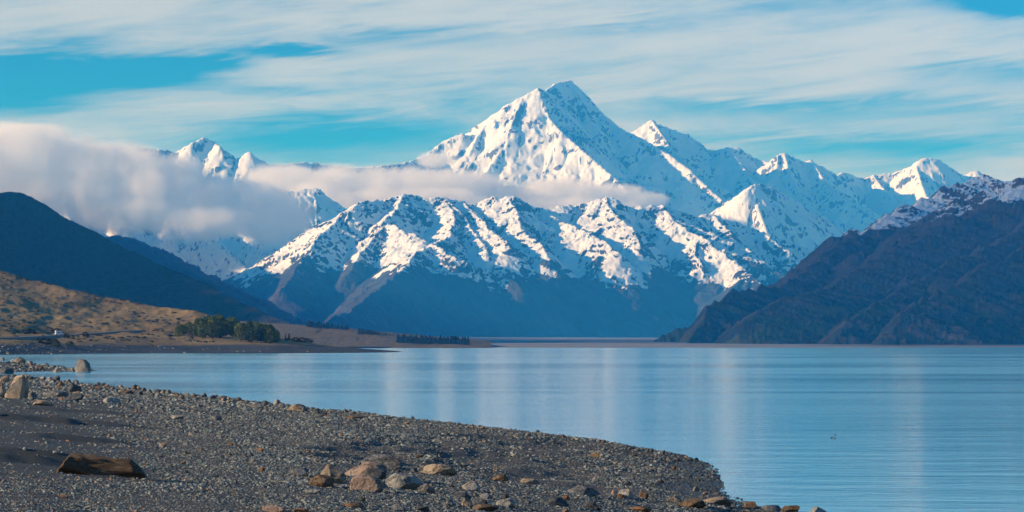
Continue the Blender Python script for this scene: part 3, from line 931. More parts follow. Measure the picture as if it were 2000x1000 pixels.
def scatter_obj(name, X, Y, Z, size, tint, wetness):
    n = len(X)
    me = bpy.data.meshes.new(name)
    me.vertices.add(n)
    me.vertices.foreach_set('co', np.stack([X, Y, Z], -1).astype(np.float32).ravel())
    rot = np.stack([RNG.normal(0, 0.25, n), RNG.normal(0, 0.25, n), RNG.uniform(0, 6.283, n)], -1).astype(np.float32)
    me.attributes.new('rot', 'FLOAT_VECTOR', 'POINT').data.foreach_set('vector', rot.ravel())
    for k, v in (('size', size), ('tint', tint), ('wetness', wetness)):
        me.attributes.new(k, 'FLOAT', 'POINT').data.foreach_set('value', np.asarray(v, np.float32))
    me.attributes.new('pick', 'INT', 'POINT').data.foreach_set('value', RNG.integers(0, 7, n).astype(np.int32))
    me.materials.append(m_peb)
    o = link(name, me, kind='stuff')
    md = o.modifiers.new('pebbles', 'NODES')
    md.node_group = PEB
    return o


def scatter(y0, y1, dens, smin, smax, u0=-140, u1=1660, power=2.0, extra=None):
    area = (u1 - u0) / F * (y1 ** 2 - y0 ** 2) / 2
    n = int(area * dens)
    Y = np.sqrt(RNG.uniform(y0 ** 2, y1 ** 2, n))
    X = (RNG.uniform(u0, u1, n) - 1000) / F * Y
    Z = beach_z(X, Y)
    px = 1000 + X / Y * F
    Ye = np.interp(px, eu, ey)
    sd = sstep(430, 150, px + 90 * fbm(X / 5.0, Y / 12.0, 3, 21)) * sstep(58, 66, Y) * sstep(225, 190, Y)
    band = fbm((Ye - Y) / 9.0, px / 400.0, 4, 63)
    pat = 0.72 + 0.7 * fbm(X / 3.0, Y / 5.0, 3, 61) + 0.55 * band
    keep = (RNG.uniform(0, 1, n) < (1 - 0.93 * sd) * np.clip(pat, 0.15, 1.2)) & (Z > -0.12) & (Y < Ye + 7)
    X, Y, Z, px = X[keep], Y[keep], Z[keep], px[keep]
    n = len(X)
    size = smin + (smax - smin) * RNG.power(1.0 / power, n) ** 1.0
    size = smin + (smax - smin) * RNG.uniform(0, 1, n) ** power
    size = size * (0.62 + 0.85 * np.clip(fbm(X / 4.0, Y / 7.0, 3, 66) + 0.4 + 0.5 * fbm((np.interp(px, eu, ey) - Y) / 9.0, px / 400.0, 4, 63), 0, 1.2))
    warm = sstep(520, 150, px) * 0.10 + 0.10 * fbm(X / 6.0, Y / 9.0, 3, 71)
    tint = np.clip(RNG.beta(1.3, 1.6, n) * 0.84 + warm + 0.02 + 0.14 * fbm(X / 2.2, Y / 4.0, 3, 72), 0, 1)
    wetness = sstep(0.24, 0.02, Z) * 0.9  # pebbles darker and smoother where wet near the waterline
    return X, Y, Z - size * 0.08, size, tint, wetness


parts = [scatter(38, 60, 120, 0.04, 0.10, power=2.0), scatter(60, 84, 100, 0.045, 0.13, power=2.2), scatter(84, 125, 48, 0.06, 0.17, power=2.2), scatter(125, 180, 24, 0.08, 0.26, power=2.4),
         scatter(180, 260, 10, 0.12, 0.42, u1=760, power=2.2), scatter(260, 430, 4.5, 0.16, 0.65, u1=420, power=2.2)]
scatter_obj('shingle', *[np.concatenate(a) for a in zip(*parts)])

# stones lying on the spit and along the far bank
n = 5200
X = []
Ysp = RNG.uniform(560, 760, n)
Xsp = (RNG.uniform(-200, 180, n) - 1000) / F * Ysp
zsp = spit_z(Xsp, Ysp)
k = zsp > -0.1
ssz = 0.22 + 1.0 * RNG.uniform(0, 1, k.sum()) ** 2.6
A = (Xsp[k], Ysp[k], zsp[k], ssz, np.clip(RNG.beta(1.6, 1.6, k.sum()) * 0.95 + 0.05, 0, 1), sstep(0.15, 0, zsp[k]) * 0.8)
n = 4200
Yfb = RNG.uniform(1450, 1960, n)
pxf = -140 + 900 * RNG.uniform(0, 1, n) ** 1.8
Xfb = (pxf - 1000) / F * Yfb
zfb = bank_z(Xfb, Yfb)
k = (zfb > 0.0) & (zfb < 6.2) & (RNG.uniform(0, 1, n) < 0.25 + 0.75 * sstep(300, 120, pxf))
fsz = 0.5 + 1.7 * RNG.uniform(0, 1, k.sum()) ** 3
Bq = (Xfb[k], Yfb[k], zfb[k], fsz, np.clip(RNG.beta(1.8, 1.4, k.sum()), 0, 1), 0 * fsz)
scatter_obj('loose_stones', *[np.concatenate(a) for a in zip(A, Bq)])

# ------------------------------------------------------------------ boulders and single stones
import bmesh


def ico(sub):
    bm = bmesh.new()
    bmesh.ops.create_icosphere(bm, subdivisions=sub, radius=1.0)
    v = np.array([q.co[:] for q in bm.verts])
    f = [[q.index for q in p.verts] for p in bm.faces]
    bm.free()
    return v, f


ICO = {k: ico(k) for k in (1, 2, 3, 4)}


def noise3(v, s, seed):
    return (pnoise(v[:, 0] * s + 3.1, v[:, 1] * s + v[:, 2] * s * 0.7, seed) + pnoise(v[:, 2] * s - 1.7, v[:, 1] * s * 0.8 - v[:, 0] * s * 0.6, seed + 5)) * 0.7


def rock_mesh(name, dims, seed, mat, sub=4, facets=11, sharp=0.72, point=0.0, flat=0.0, layered=0.0, box=0.0):
    """a broken, weathered stone: a ball cut by random planes, then roughened; stands on z = 0 with its foot sunk in"""
    rg = np.random.default_rng(seed)
    v, f = ICO[sub]
    v = v.copy()
    if box:
        v = np.sign(v) * np.abs(v) ** (1 - box)
    for k in range(facets):
        n = rg.normal(0, 1, 3)
        n[2] = abs(n[2]) * 0.7 + 0.05 if k % 3 else n[2]
        n /= np.linalg.norm(n)
        d = sharp * rg.uniform(0.72, 1.12)
        e = v @ n - d
        v = v - np.outer(np.clip(e, 0, None), n)
    r = 1 + 0.13 * noise3(v, 1.4, seed) + 0.09 * noise3(v, 3.4, seed + 2) + (0.06 * noise3(v, 8.0, seed + 3) if sub > 3 else 0)
    v = v * r[:, None]
    if layered:
        v[:, 2] += layered * 0.06 * np.sin(v[:, 2] * 16 + 3 * noise3(v, 0.8, seed + 8))
        v[:, 0] *= 1 + layered * 0.07 * np.sign(np.sin(v[:, 2] * 13 + v[:, 0] * 2.0))
    if point:
        k = np.clip((v[:, 2] + 0.3) / 1.3, 0, 1)
        v[:, 0] = v[:, 0] * (1 - point * k) + point * k * rg.uniform(-0.25, 0.35)
        v[:, 1] *= (1 - point * k)
    if flat:
        v[:, 2] = np.where(v[:, 2] > 0, v[:, 2] * (1 - flat * 0.5), v[:, 2])
    lo, hi = v.min(0), v.max(0)
    v = (v - (lo + hi) / 2) / (hi - lo)          # unit box
    v[:, 2] += 0.5
    v = v * np.array(dims) * np.array([1, 1, 1.28])
    v[:, 2] -= dims[2] * 0.31
    me = bpy.data.meshes.new(name)
    me.from_pydata(v.tolist(), [], f)
    me.polygons.foreach_set('use_smooth', np.full(len(f), sub > 3, bool))
    me.materials.append(mat)
    if sub > 3:
        try:
            me.set_sharp_from_angle(angle=radians(24))
        except Exception:
            pass
    return me


def rock_mat(name, a, b, stain, sc=3.0, band=0.0):
    m, t = new_mat(name)
    tcr = t.n('ShaderNodeTexCoord').outputs['Object']
    geo = t.n('ShaderNodeObjectInfo').outputs['Random']
    off = t.n('ShaderNodeVectorMath', operation='ADD', i={0: tcr, 1: t.n('ShaderNodeCombineXYZ', i={'X': t.math('MULTIPLY', geo, 40.0)}).outputs[0]}).outputs[0]
    n1 = t.noise(off, sc * 0.6, 6, 0.65, 0.5)
    n2 = t.noise(off, sc * 5, 5, 0.7)
    c = t.mix(t.step(n1, 0.32, 0.68), a, b)
    n3 = t.noise(off, sc * 0.9, 5, 0.7, 1.2)
    c = t.mix(t.step(n3, 0.54, 0.72, 0, 0.75), c, stain)
    if band:
        wv_ = t.n('ShaderNodeTexWave', wave_type='BANDS', bands_direction='DIAGONAL', i={'Vector': off, 'Scale': sc * 0.9, 'Distortion': 5.0, 'Detail': 4.0}).outputs['Fac']
        c = t.mix(t.math('MULTIPLY', t.step(wv_, 0.55, 0.9), band), c, (0.36, 0.35, 0.33))
    vr_ = t.n('ShaderNodeTexVoronoi', feature='DISTANCE_TO_EDGE', i={'Vector': t.n('ShaderNodeVectorMath', operation='ADD', i={0: off, 1: t.n('ShaderNodeCombineXYZ', i={'X': n1, 'Y': n3, 'Z': n1}).outputs[0]}).outputs[0], 'Scale': sc * 0.55})
    crk = t.step(vr_.outputs['Distance'], 0.0, 0.035, 1.0, 0.0)
    c = t.mix(t.math('MULTIPLY', crk, 0.55), c, tuple(q * 0.25 for q in a))
    li = t.noise(off, sc * 1.7, 6, 0.75)
    c = t.mix(t.step(li, 0.60, 0.68, 0, 0.6), c, (0.40, 0.39, 0.35))
    c = t.mix(t.step(n2, 0.52, 0.78, 0, 0.7), c, tuple(q * 0.35 for q in a))
    bs = t.n('ShaderNodeBsdfPrincipled', i={'Base Color': c, 'Roughness': 0.82})
    bs.inputs['Specular IOR Level'].default_value = 0.2
    bp = t.n('ShaderNodeBump', i={'Height': t.math('SUBTRACT', t.math('ADD', n2, t.math('MULTIPLY', n1, 1.5)), t.math('MULTIPLY', crk, 0.8)), 'Strength': 0.9, 'Distance': 0.09})
    t.link(bp.outputs[0], bs.inputs['Normal'])
    t.n('ShaderNodeOutputMaterial', i={'Surface': bs.outputs[0]})
    return m


RM = {
    'tan': rock_mat('tan sandstone', (0.30, 0.235, 0.17), (0.38, 0.31, 0.235), (0.22, 0.13, 0.075)),
    'pale': rock_mat('pale greywacke', (0.30, 0.285, 0.255), (0.40, 0.385, 0.35), (0.26, 0.19, 0.12)),
    'grey': rock_mat('grey greywacke', (0.155, 0.16, 0.165), (0.235, 0.235, 0.23), (0.17, 0.13, 0.095)),
    'dark': rock_mat('dark slate', (0.07, 0.078, 0.088), (0.13, 0.137, 0.145), (0.16, 0.12, 0.08)),
    'banded': rock_mat('banded slate', (0.10, 0.107, 0.117), (0.18, 0.183, 0.187), (0.2, 0.16, 0.12), band=0.35),
    'brown': rock_mat('brown stone', (0.15, 0.095, 0.055), (0.22, 0.15, 0.095), (0.10, 0.07, 0.05)),
    'rust': rock_mat('rust stone', (0.26, 0.125, 0.06), (0.30, 0.175, 0.10), (0.12, 0.075, 0.05)),
    'pink': rock_mat('pinkish stone', (0.32, 0.215, 0.165), (0.36, 0.28, 0.225), (0.2, 0.16, 0.13)),
    'boulder': rock_mat('weathered boulder', (0.17, 0.15, 0.13), (0.25, 0.22, 0.185), (0.12, 0.10, 0.085), sc=1.0),
    'bigpale': rock_mat('big pale boulder', (0.34, 0.26, 0.19), (0.42, 0.335, 0.25), (0.16, 0.13, 0.10), sc=1.0),
}


def locate(px, py):
    if py < 732 and px < 200:
        Y = 33000.0 / (py - HZ)
        X = (px - 1000.0) / F * Y
        return X, Y, max(float(spit_z(X, Y)), -0.2)
    return on_beach(px, py)


# bearing, foot row, width, height (photo pixels), stone, label, shape options
STONES = [
    (160, 726.5, 30, 28, 'boulder', 'large squarish brown boulder standing at the end of the stone spit', dict(sharp=1.05, facets=7, box=0.72)),
    (28, 778, 47, 49, 'bigpale', 'big pale pointed boulder with a ragged top at the left edge', dict(point=0.55, facets=9)),
    (-2, 776, 28, 34, 'bigpale', 'rounded pale boulder cut off by the left edge of the picture', dict()),
    (82, 792, 45, 11, 'tan', 'long flat orange tan slab lying on the dark sand', dict(flat=0.4)),
    (145, 768, 27, 20, 'dark', 'blue grey domed rock on the shoreline stones, above the tan slab', dict()),
    (119, 756, 15, 13, 'rust', 'small rust brown pointed rock beside the domed grey rock', dict(point=0.5)),
    (106, 775, 52, 13, 'grey', 'long low grey slab among the shore rocks', dict(flat=0.6)),
    (142, 784, 42, 16, 'dark', 'dark wedge shaped rock in front of the domed grey rock', dict(facets=8, sharp=0.66)),
    (60, 778, 21, 13, 'grey', 'grey lump right beside the big pale boulder', dict()),
    (118, 782, 15, 7, 'rust', 'small orange stone tucked between the dark shore rocks', dict()),
    (135, 794, 11, 5, 'pale', 'small white stone right of the tan slab', dict()),
    (37, 722, 23, 14, 'tan', 'tan rock near the root of the stone spit', dict()),
    (10, 730, 30, 16, 'dark', 'dark low rock in front of the spit at the left edge', dict(flat=0.3)),
    (58, 722, 14, 9, 'pale', 'pale stone on the spit beside the tan rock', dict()),
    (67, 718, 8, 12, 'grey', 'narrow upright stone on the middle of the spit', dict(point=0.3)),
    (90, 719, 14, 12, 'grey', 'grey domed stone on the middle of the spit', dict()),
    (78, 725, 14, 9, 'brown', 'brown stone at the near side of the spit', dict()),
    (112, 727, 20, 10, 'tan', 'broad tan stone at the near edge of the spit', dict(flat=0.2)),
    (113, 719, 18, 7, 'grey', 'low grey stone behind the broad tan spit stone', dict(flat=0.3)),
    (25, 706, 11, 7, 'pale', 'pale stone on the far crest of the spit', dict()),
    (4, 704, 10, 8, 'pale', 'pale stone on the spit right at the left edge', dict()),
    (178, 724, 8, 6, 'dark', 'small dark stone just right of the spit boulder', dict()),
    (186, 724, 5, 3, 'dark', 'tiny dark stone standing in the water off the spit', dict()),
    (8, 748, 20, 14, 'tan', 'tan rock behind the big pale boulder at the left edge', dict()),
    (579, 804, 37, 16, 'tan', 'tan rounded rock alone on the skyline of the beach edge', dict(flat=0.2)),
    (500, 797, 27, 9, 'grey', 'grey flat rock on the beach edge left of the tan one', dict(flat=0.3)),
    (309, 775, 16, 9, 'pale', 'pale stone on the beach edge in the left third', dict()),
    (216, 788, 34, 12, 'pale', 'pale wedge on the stones below the rust coloured cluster', dict(flat=0.3)),
    (190, 760, 18, 7, 'rust', 'rust red flat stone on the left beach edge', dict(flat=0.4)),
    (245, 770, 30, 8, 'brown', 'brown flat slab on the left beach edge', dict(flat=0.4)),
    (345, 818, 26, 8, 'pale', 'flat pale slab lying in the gravel near the left beach edge', dict(flat=0.5)),
    (424, 821, 16, 10, 'grey', 'grey square slab tilted up in the gravel', dict(sharp=0.6)),
    (694, 818, 40, 7, 'brown', 'low brown rock on the beach edge right of the tan one', dict(flat=0.4)),
    (742, 914, 86, 27, 'banded', 'dark grey rock with pale stripes behind the cluster of boulders', dict(layered=0.2, flat=0.2)),
    (712, 932, 90, 31, 'pink', 'pinkish rounded boulder in the middle of the cluster', dict()),
    (733, 936, 44, 22, 'dark', 'blue grey lump against the right of the pinkish boulder', dict()),
    (645, 944, 62, 38, 'tan', 'tallest tan boulder with a broken top, left of the cluster', dict(point=0.3, facets=8, sharp=0.68)),
    (626, 951, 50, 24, 'brown', 'brown low rock leaning on the front of the tallest tan boulder', dict()),
    (715, 961, 68, 34, 'pink', 'round grey pink boulder at the front of the cluster', dict(sharp=0.85)),
    (785, 956, 84, 32, 'pale', 'pale grey boulder with a dark right side, right in the cluster', dict()),
    (832, 965, 34, 22, 'grey', 'small grey rock at the right foot of the pale boulder', dict()),
    (583, 931, 38, 17, 'grey', 'flat grey slab left of the tallest tan boulder', dict(flat=0.4, sharp=0.6)),
    (856, 927, 72, 21, 'tan', 'flat tan topped rock lying behind and right of the cluster', dict(flat=0.3, facets=8)),
    (920, 960, 36, 23, 'pale', 'pale triangular stone standing alone right of the cluster', dict(point=0.5, facets=8)),
    (976, 940, 35, 15, 'brown', 'brown stone with a pale rim right of the triangular stone', dict(flat=0.3)),
    (1035, 944, 37, 9, 'tan', 'flat yellowish slab in the gravel right of centre', dict(flat=0.5)),
    (900, 974, 42, 12, 'dark', 'dark flat slab below the triangular stone', dict(flat=0.3)),
    (878, 990, 28, 15, 'grey', 'grey angular stone at the bottom edge, left of the brown pair', dict(sharp=0.6)),
    (912, 990, 22, 18, 'tan', 'small tan block at the bottom edge in the right hand group', dict()),
    (936, 989, 34, 18, 'dark', 'dark sloping rock beside the small tan block at the bottom', dict(flat=0.2)),
    (945, 999, 54, 14, 'brown', 'brown slab at the bottom edge below the dark sloping rock', dict(flat=0.3)),
    (949, 975, 26, 12, 'grey', 'grey stone above the dark sloping rock', dict()),
    (986, 991, 40, 18, 'pale', 'pale grey rock at the bottom edge right of the brown slab', dict()),
    (690, 993, 44, 11, 'rust', 'flat rust coloured slab near the bottom edge', dict(flat=0.4)),
    (778, 998, 26, 13, 'grey', 'grey brown stone at the bottom edge below the boulder cluster', dict()),
    (824, 1000, 28, 12, 'dark', 'dark stone cut by the bottom edge right below the pale boulder', dict()),
    (534, 1001, 46, 14, 'pink', 'pinkish stone cut by the bottom edge left of the cluster', dict()),
    (588, 1002, 30, 9, 'rust', 'orange stone cut by the bottom edge', dict()),
    (608, 964, 36, 9, 'pale', 'low pale stone in front of the brown low rock', dict(flat=0.4)),
    (1138, 968, 70, 20, 'banded', 'long layered grey brown rock like a broken beam, right of centre', dict(layered=0.3, flat=0.3)),
    (1085, 989, 54, 17, 'dark', 'long dark rock below the layered rock', dict(flat=0.3)),
    (1155, 996, 38, 18, 'dark', 'charcoal grey rounded rock at the bottom edge', dict()),
    (1105, 977, 18, 11, 'rust', 'small rust stone left below the layered rock', dict()),
    (1224, 973, 32, 19, 'pale', 'pale split rock in the gravel of the point', dict(sharp=0.6)),
    (1258, 975, 19, 16, 'brown', 'brown block beside the pale split rock', dict(sharp=0.85)),
    (1200, 966, 12, 10, 'pink', 'small pinkish stone left of the pale split rock', dict()),
    (1318, 981, 26, 13, 'tan', 'tan stone on the point near the waterline', dict()),
    (1352, 991, 62, 17, 'brown', 'broad brown ledge of rock at the waterline, bottom right', dict(flat=0.3)),
    (1402, 988, 60, 18, 'tan', 'broad tan rock at the waterline right of the brown ledge', dict(flat=0.2)),
    (1410, 996, 22, 9, 'pale', 'pale stone in front of the broad tan waterline rock', dict()),
    (1468, 992, 29, 13, 'brown', 'brown rounded rock by the water, third from the right end', dict()),
    (1508, 999, 42, 13, 'grey', 'grey brown flat rock at the bottom edge by the water', dict(flat=0.3)),
    (1545, 1001, 36, 14, 'brown', 'brown rock cut by the bottom edge beside the water', dict()),
    (1597, 1001, 36, 16, 'pale', 'pale grey rock, rightmost of all, standing at the water', dict()),
    (1250, 1001, 50, 12, 'rust', 'rusty slab cut by the bottom edge under the point', dict(flat=0.4)),
    (510, 922, 14, 9, 'rust', 'small dark red stone alone in the gravel left of the cluster', dict()),
    (358, 906, 12, 5, 'rust', 'little orange stone right of the driftwood log', dict()),
    (124, 972, 16, 6, 'rust', 'little yellow orange stone below the driftwood log', dict()),
    (508, 882, 15, 7, 'rust', 'small orange stone in the middle of the gravel slope', dict()),
    (224, 875, 12, 5, 'pale', 'small white stone behind the driftwood log', dict()),
]
for i, (px, py, wpx, hpx, mt, lab, opt) in enumerate(STONES):
    x, y, z = locate(px, py)
    wd = wpx / F * y
    ht = hpx / F * y
    dp = wd * (0.75 if wpx < 60 else 0.6)
    sub = 4 if wpx > 18 else 3
    me = rock_mesh('boulder' if wpx > 26 else 'stone', (wd, dp, ht), 100 + i * 7, RM[mt], sub=sub, **opt)
    o = link('boulder' if wpx > 26 else 'stone', me, label=lab, cat='boulder' if wpx > 26 else 'stone')
    o.location = (x, y + dp * 0.45, z)
    o.rotation_euler = (0, 0, random.uniform(-0.25, 0.25))

# cobbles along the beach edge and through the gravel: one of them much like the next
cob = [rock_mesh('cobble', (1, 0.8, 0.62), 900 + k, RM[c], sub=3, facets=9) for k, c in enumerate(('tan', 'grey', 'dark', 'brown', 'pale', 'rust', 'banded', 'pink'))]
rg = np.random.default_rng(5)
spots = []
for _ in range(185):
    px = rg.uniform(-30, 1330) if rg.uniform() < 0.62 else rg.uniform(40, 520)
    Ye_ = float(np.interp(px, eu, ey))
    Y = Ye_ - abs(rg.normal(0, 0.045)) * Ye_ + 1.0
    spots.append((px, Y, rg.uniform(7, 17) * (1.0 if px < 620 else 0.75), 'edge'))
for _ in range(75):
    px = rg.uniform(300, 1400)
    spots.append((px, rg.uniform(62, 120), rg.uniform(8, 17), 'field'))
for px, Y, wpx, kd in spots:
    X = (px - 1000.0) / F * Y
    z = float(beach_z(X, Y))
    if z < 0.02:
        continue
    sz = wpx / F * Y
    ci = int(rg.choice(8, p=[.17, .24, .2, .1, .12, .05, .07, .05]))
    cname = ('tan', 'grey', 'dark grey', 'brown', 'pale', 'rust coloured', 'striped grey', 'pinkish')[ci]
    if kd == 'edge':
        zone = 'left of the pale edge stone' if px < 309 else 'left of the tan edge rock' if px < 575 else 'right of the tan edge rock' if px < 900 else 'towards the point'
        lab, gr = cname + ' cobble on the stony beach edge, ' + zone, 'cobbles along the beach edge'
    else:
        zone = 'left of the boulder cluster' if px < 600 else 'near the boulder cluster' if px < 860 else 'between the cluster and the layered rock' if px < 1100 else 'on the point right of the layered rock'
        lab, gr = 'lone ' + cname + ' cobble in the gravel, ' + zone, 'cobbles lying in the gravel'
    o = link('cobble', cob[ci], label=lab, cat='cobble', group=gr)
    o.location = (X, Y, z)
    o.scale = (sz, sz * rg.uniform(0.8, 1.1), sz * rg.uniform(0.7, 1.15))
    o.rotation_euler = (rg.normal(0, 0.2), rg.normal(0, 0.2), rg.uniform(0, 6.28))

# ------------------------------------------------------------------ driftwood log
xc, yc, zc = on_beach(198, 928)
LL = 158.0 / F * yc
ax = Vector((math.cos(0.10), math.sin(0.10), -0.02)) * LL
xl, yl = xc - ax.x / 2, yc - ax.y / 2
zl = float(beach_z(xl, yl)) - 0.02
nr, ns_ = 60, 44
vv, ff = [], []
lrg = np.random.default_rng(3)
for i in range(nr + 1):
    s_ = i / nr
    rad = LL * (0.165 - 0.030 * s_ + 0.012 * math.sin(5.0 * s_ + 1.0))
    cy = 0.0
    if s_ > 0.86:
        rad *= 1 - 0.42 * ((s_ - 0.86) / 0.14) ** 1.3
    for j in range(ns_):
        a_ = 2 * math.pi * j / ns_
        # an old squared-off trunk: flattened top, split along the front
        sq = 1.0 / max(abs(math.cos(a_)), abs(math.sin(a_))) ** 0.55
        r_ = rad * sq * (1 + 0.10 * math.sin(3 * a_ + 4 * s_))
        g = float(pnoise(math.cos(a_) * 1.6 + 5, math.sin(a_) * 1.6 + s_ * 3.0, 51)) * 0.40 + float(pnoise(math.cos(a_) * 5 + 9, math.sin(a_) * 5 + s_ * 3.5, 53)) * 0.14 + float(pnoise(math.cos(a_) * 12 + 9, math.sin(a_) * 12 + s_ * 7, 55)) * 0.07
        crack = -0.30 * math.exp(-((a_ - 3.75 - 0.25 * s_ + 0.10 * math.sin(9 * s_)) / 0.12) ** 2) - 0.16 * math.exp(-((a_ - 2.7 + 0.3 * s_ + 0.08 * math.sin(13 * s_)) / 0.09) ** 2) * min(1, s_ * 8) * (1 if s_ < 0.9 else 0.3)
        r_ *= 1 + g + crack
        y_ = math.cos(a_) * r_ * 1.05
        z_ = math.sin(a_) * r_ * 0.9
        # both ends are broken at a slant
        lx = s_ * LL + (0.30 * (z_ / rad) * LL * 0.13 * 3.2 * (1 - s_ * 3.0) if s_ < 0.33 else 0) - (0.55 * max(z_, -rad) / rad * LL * 0.10 * (s_ - 0.6) / 0.4 if s_ > 0.6 else 0)
        if i in (0, nr):
            lx += float(lrg.normal(0, 0.006)) * LL
        vv.append((lx, y_, z_ + rad * 0.62))
for i in range(nr):
    for j in range(ns_):
        a, b = i * ns_ + j, i * ns_ + (j + 1) % ns_
        ff.append((a, b, b + ns_, a + ns_))
root = bpy.data.objects.new('driftwood_log', None)
COL.objects.link(root)
tag(root, label='weathered brown driftwood log lying on the dark sand at the lower left', cat='log')
root.location = (xl, yl + LL * 0.10, zl - LL * 0.01)
root.rotation_euler = (0, math.asin(max(-1, min(1, -ax.z / LL))), math.atan2(ax.y, ax.x))


def wood(name, a, b, c):
    m, t = new_mat(name)
    tcl = t.n('ShaderNodeTexCoord').outputs['Object']
    n1 = t.noise(t.mapping(tcl, (0.6, 6, 6)), 2.5, 6, 0.7, 0.6)
    n2 = t.noise(t.mapping(tcl, (1.2, 18, 18)), 3.0, 5, 0.7)
    n3 = t.noise(tcl, 2.0, 4, 0.6)
    co = t.mix(t.step(n1, 0.33, 0.66), a, b)
    co = t.mix(t.step(n3, 0.5, 0.7, 0, 0.8), co, c)
    co = t.mix(t.step(n2, 0.55, 0.75, 0, 0.75), co, (0.02, 0.015, 0.012))
    bs = t.n('ShaderNodeBsdfPrincipled', i={'Base Color': co, 'Roughness': 0.85})
    bs.inputs['Specular IOR Level'].default_value = 0.15
    bp = t.n('ShaderNodeBump', i={'Height': t.math('ADD', n1, t.math('MULTIPLY', n2, 0.7)), 'Strength': 1.0, 'Distance': 0.12})
    t.link(bp.outputs[0], bs.inputs['Normal'])
    t.n('ShaderNodeOutputMaterial', i={'Surface': bs.outputs[0]})
    return m


M_BARK = wood('old brown wood', (0.12, 0.085, 0.06), (0.27, 0.195, 0.135), (0.16, 0.10, 0.06))
M_CUT = wood('weathered end grain', (0.15, 0.095, 0.05), (0.24, 0.16, 0.09), (0.10, 0.055, 0.028))
M_GREYW = wood('bleached grey wood', (0.2, 0.2, 0.19), (0.3, 0.3, 0.29), (0.12, 0.11, 0.10))


def simple(name, v, f, mat, parent=None, smooth=True, **kw):
    me = bpy.data.meshes.new(name)
    me.from_pydata(v, [], f)
    if smooth:
        me.polygons.foreach_set('use_smooth', np.full(len(me.polygons), True, bool))
    me.materials.append(mat)
    me.update()
    return link(name, me, parent=parent, **kw)


simple('trunk', vv, ff, M_BARK, root)
for nm, i0, mt, sg in (('cut_end', 0, M_CUT, -1), ('broken_end', nr * ns_, M_GREYW, 1)):
    ring = vv[i0:i0 + ns_]
    cen = tuple(np.mean(ring, 0))
    cv_, cf_ = [cen], []
    for q in (0.2, 0.4, 0.6, 0.8, 1.0):
        for j in range(ns_):
            p_ = [cen[k] + (ring[j][k] - cen[k]) * q for k in range(3)]
            p_[0] += sg * (1 - q ** 4) * (0.012 + 0.05 * float(pnoise(p_[1] * 5.0, p_[2] * 3.0, 57)) + 0.03 * float(pnoise(p_[1] * 16.0, p_[2] * 9.0, 58))) * LL * 0.6
            cv_.append(tuple(p_))
    for j in range(ns_):
        j2 = (j + 1) % ns_
        cf_.append((0, 1 + j, 1 + j2))
        for q in range(4):
            a, b = 1 + q * ns_ + j, 1 + q * ns_ + j2
            cf_.append((a, a + ns_, b + ns_, b))
    simple(nm, cv_, cf_, mt, root, smooth=False)
# ------------------------------------------------------------------ dry tuft, stick, ducks
m_straw, t = new_mat('dry straw')
ns = t.noise(t.n('ShaderNodeTexCoord').outputs['Object'], 6.0, 3)
bs = t.n('ShaderNodeBsdfPrincipled', i={'Base Color': t.mix(ns, (0.42, 0.20, 0.075), (0.55, 0.34, 0.16)), 'Roughness': 0.8})
t.n('ShaderNodeOutputMaterial', i={'Surface': bs.outputs[0]})


def blade(v, f, base, tip, wd, bend):
    b, e = Vector(base), Vector(tip)
    d = (e - b)
    sd = d.cross(Vector((0.1, 1, 0.2))).normalized() * wd
    n0 = len(v)
    for k in range(4):
        q = k / 3
        c = b + d * q + Vector((0, 0, -bend * q * q))
        w_ = sd * (1 - q * 0.85)
        v += [tuple(c - w_), tuple(c + w_)]
    for k in range(3):
        a = n0 + k * 2
        f.append((a, a + 1, a + 3, a + 2))


x, y, z = on_beach(1166, 892)
v, f = [], []
for k in range(46):
    a_ = rg.uniform(-0.9, 2.6)
    ln = rg.uniform(0.25, 0.62)
    blade(v, f, (rg.normal(0, 0.05), rg.normal(0, 0.05), 0), (-math.cos(a_) * ln * 0.75 + 0.0, rg.normal(0, 0.12), abs(math.sin(a_)) * ln * 0.7 + 0.06), 0.011, 0.10)
tf = simple('grass_tuft', v, f, m_straw, label='tuft of dry orange grass lying on the gravel near the beach edge', cat='grass tuft')
tf.location = (x, y, z)

x0, y0, z0 = on_beach(119, 998)
x1, y1, z1 = on_beach(141, 984)
v, f = [], []
A, B_ = Vector((0, 0, 0.03)), Vector((x1 - x0, y1 - y0, z1 - z0 + 0.10))
for k in range(9):
    q = k / 8
    c = A.lerp(B_, q) + Vector((0.02 * math.sin(q * 5), 0, 0.02 * math.sin(q * 7)))
    r_ = 0.014 * (1 - 0.6 * q)
    for j in range(6):
        a_ = j * math.pi / 3
        v.append((c.x + math.cos(a_) * r_, c.y, c.z + math.sin(a_) * r_))
for k in range(8):
    for j in range(6):
        a, b = k * 6 + j, k * 6 + (j + 1) % 6
        f.append((a, b, b + 6, a + 6))
st = simple('stick', v, f, M_GREYW, label='thin pale stick lying on the pebbles at the lower left', cat='stick')
st.location = (x0, y0, z0)

m_duck, t = new_mat('dark plumage')
ns = t.noise(t.n('ShaderNodeTexCoord').outputs['Object'], 14.0, 4)
bs = t.n('ShaderNodeBsdfPrincipled', i={'Base Color': t.mix(ns, (0.012, 0.013, 0.015), (0.035, 0.032, 0.03)), 'Roughness': 0.6})
t.n('ShaderNodeOutputMaterial', i={'Surface': bs.outputs[0]})
m_bill, t = new_mat('bill')
ns = t.noise(t.n('ShaderNodeTexCoord').outputs['Object'], 9.0, 2)
bs = t.n('ShaderNodeBsdfPrincipled', i={'Base Color': t.mix(ns, (0.10, 0.11, 0.13), (0.16, 0.16, 0.17)), 'Roughness': 0.5})
t.n('ShaderNodeOutputMaterial', i={'Surface': bs.outputs[0]})


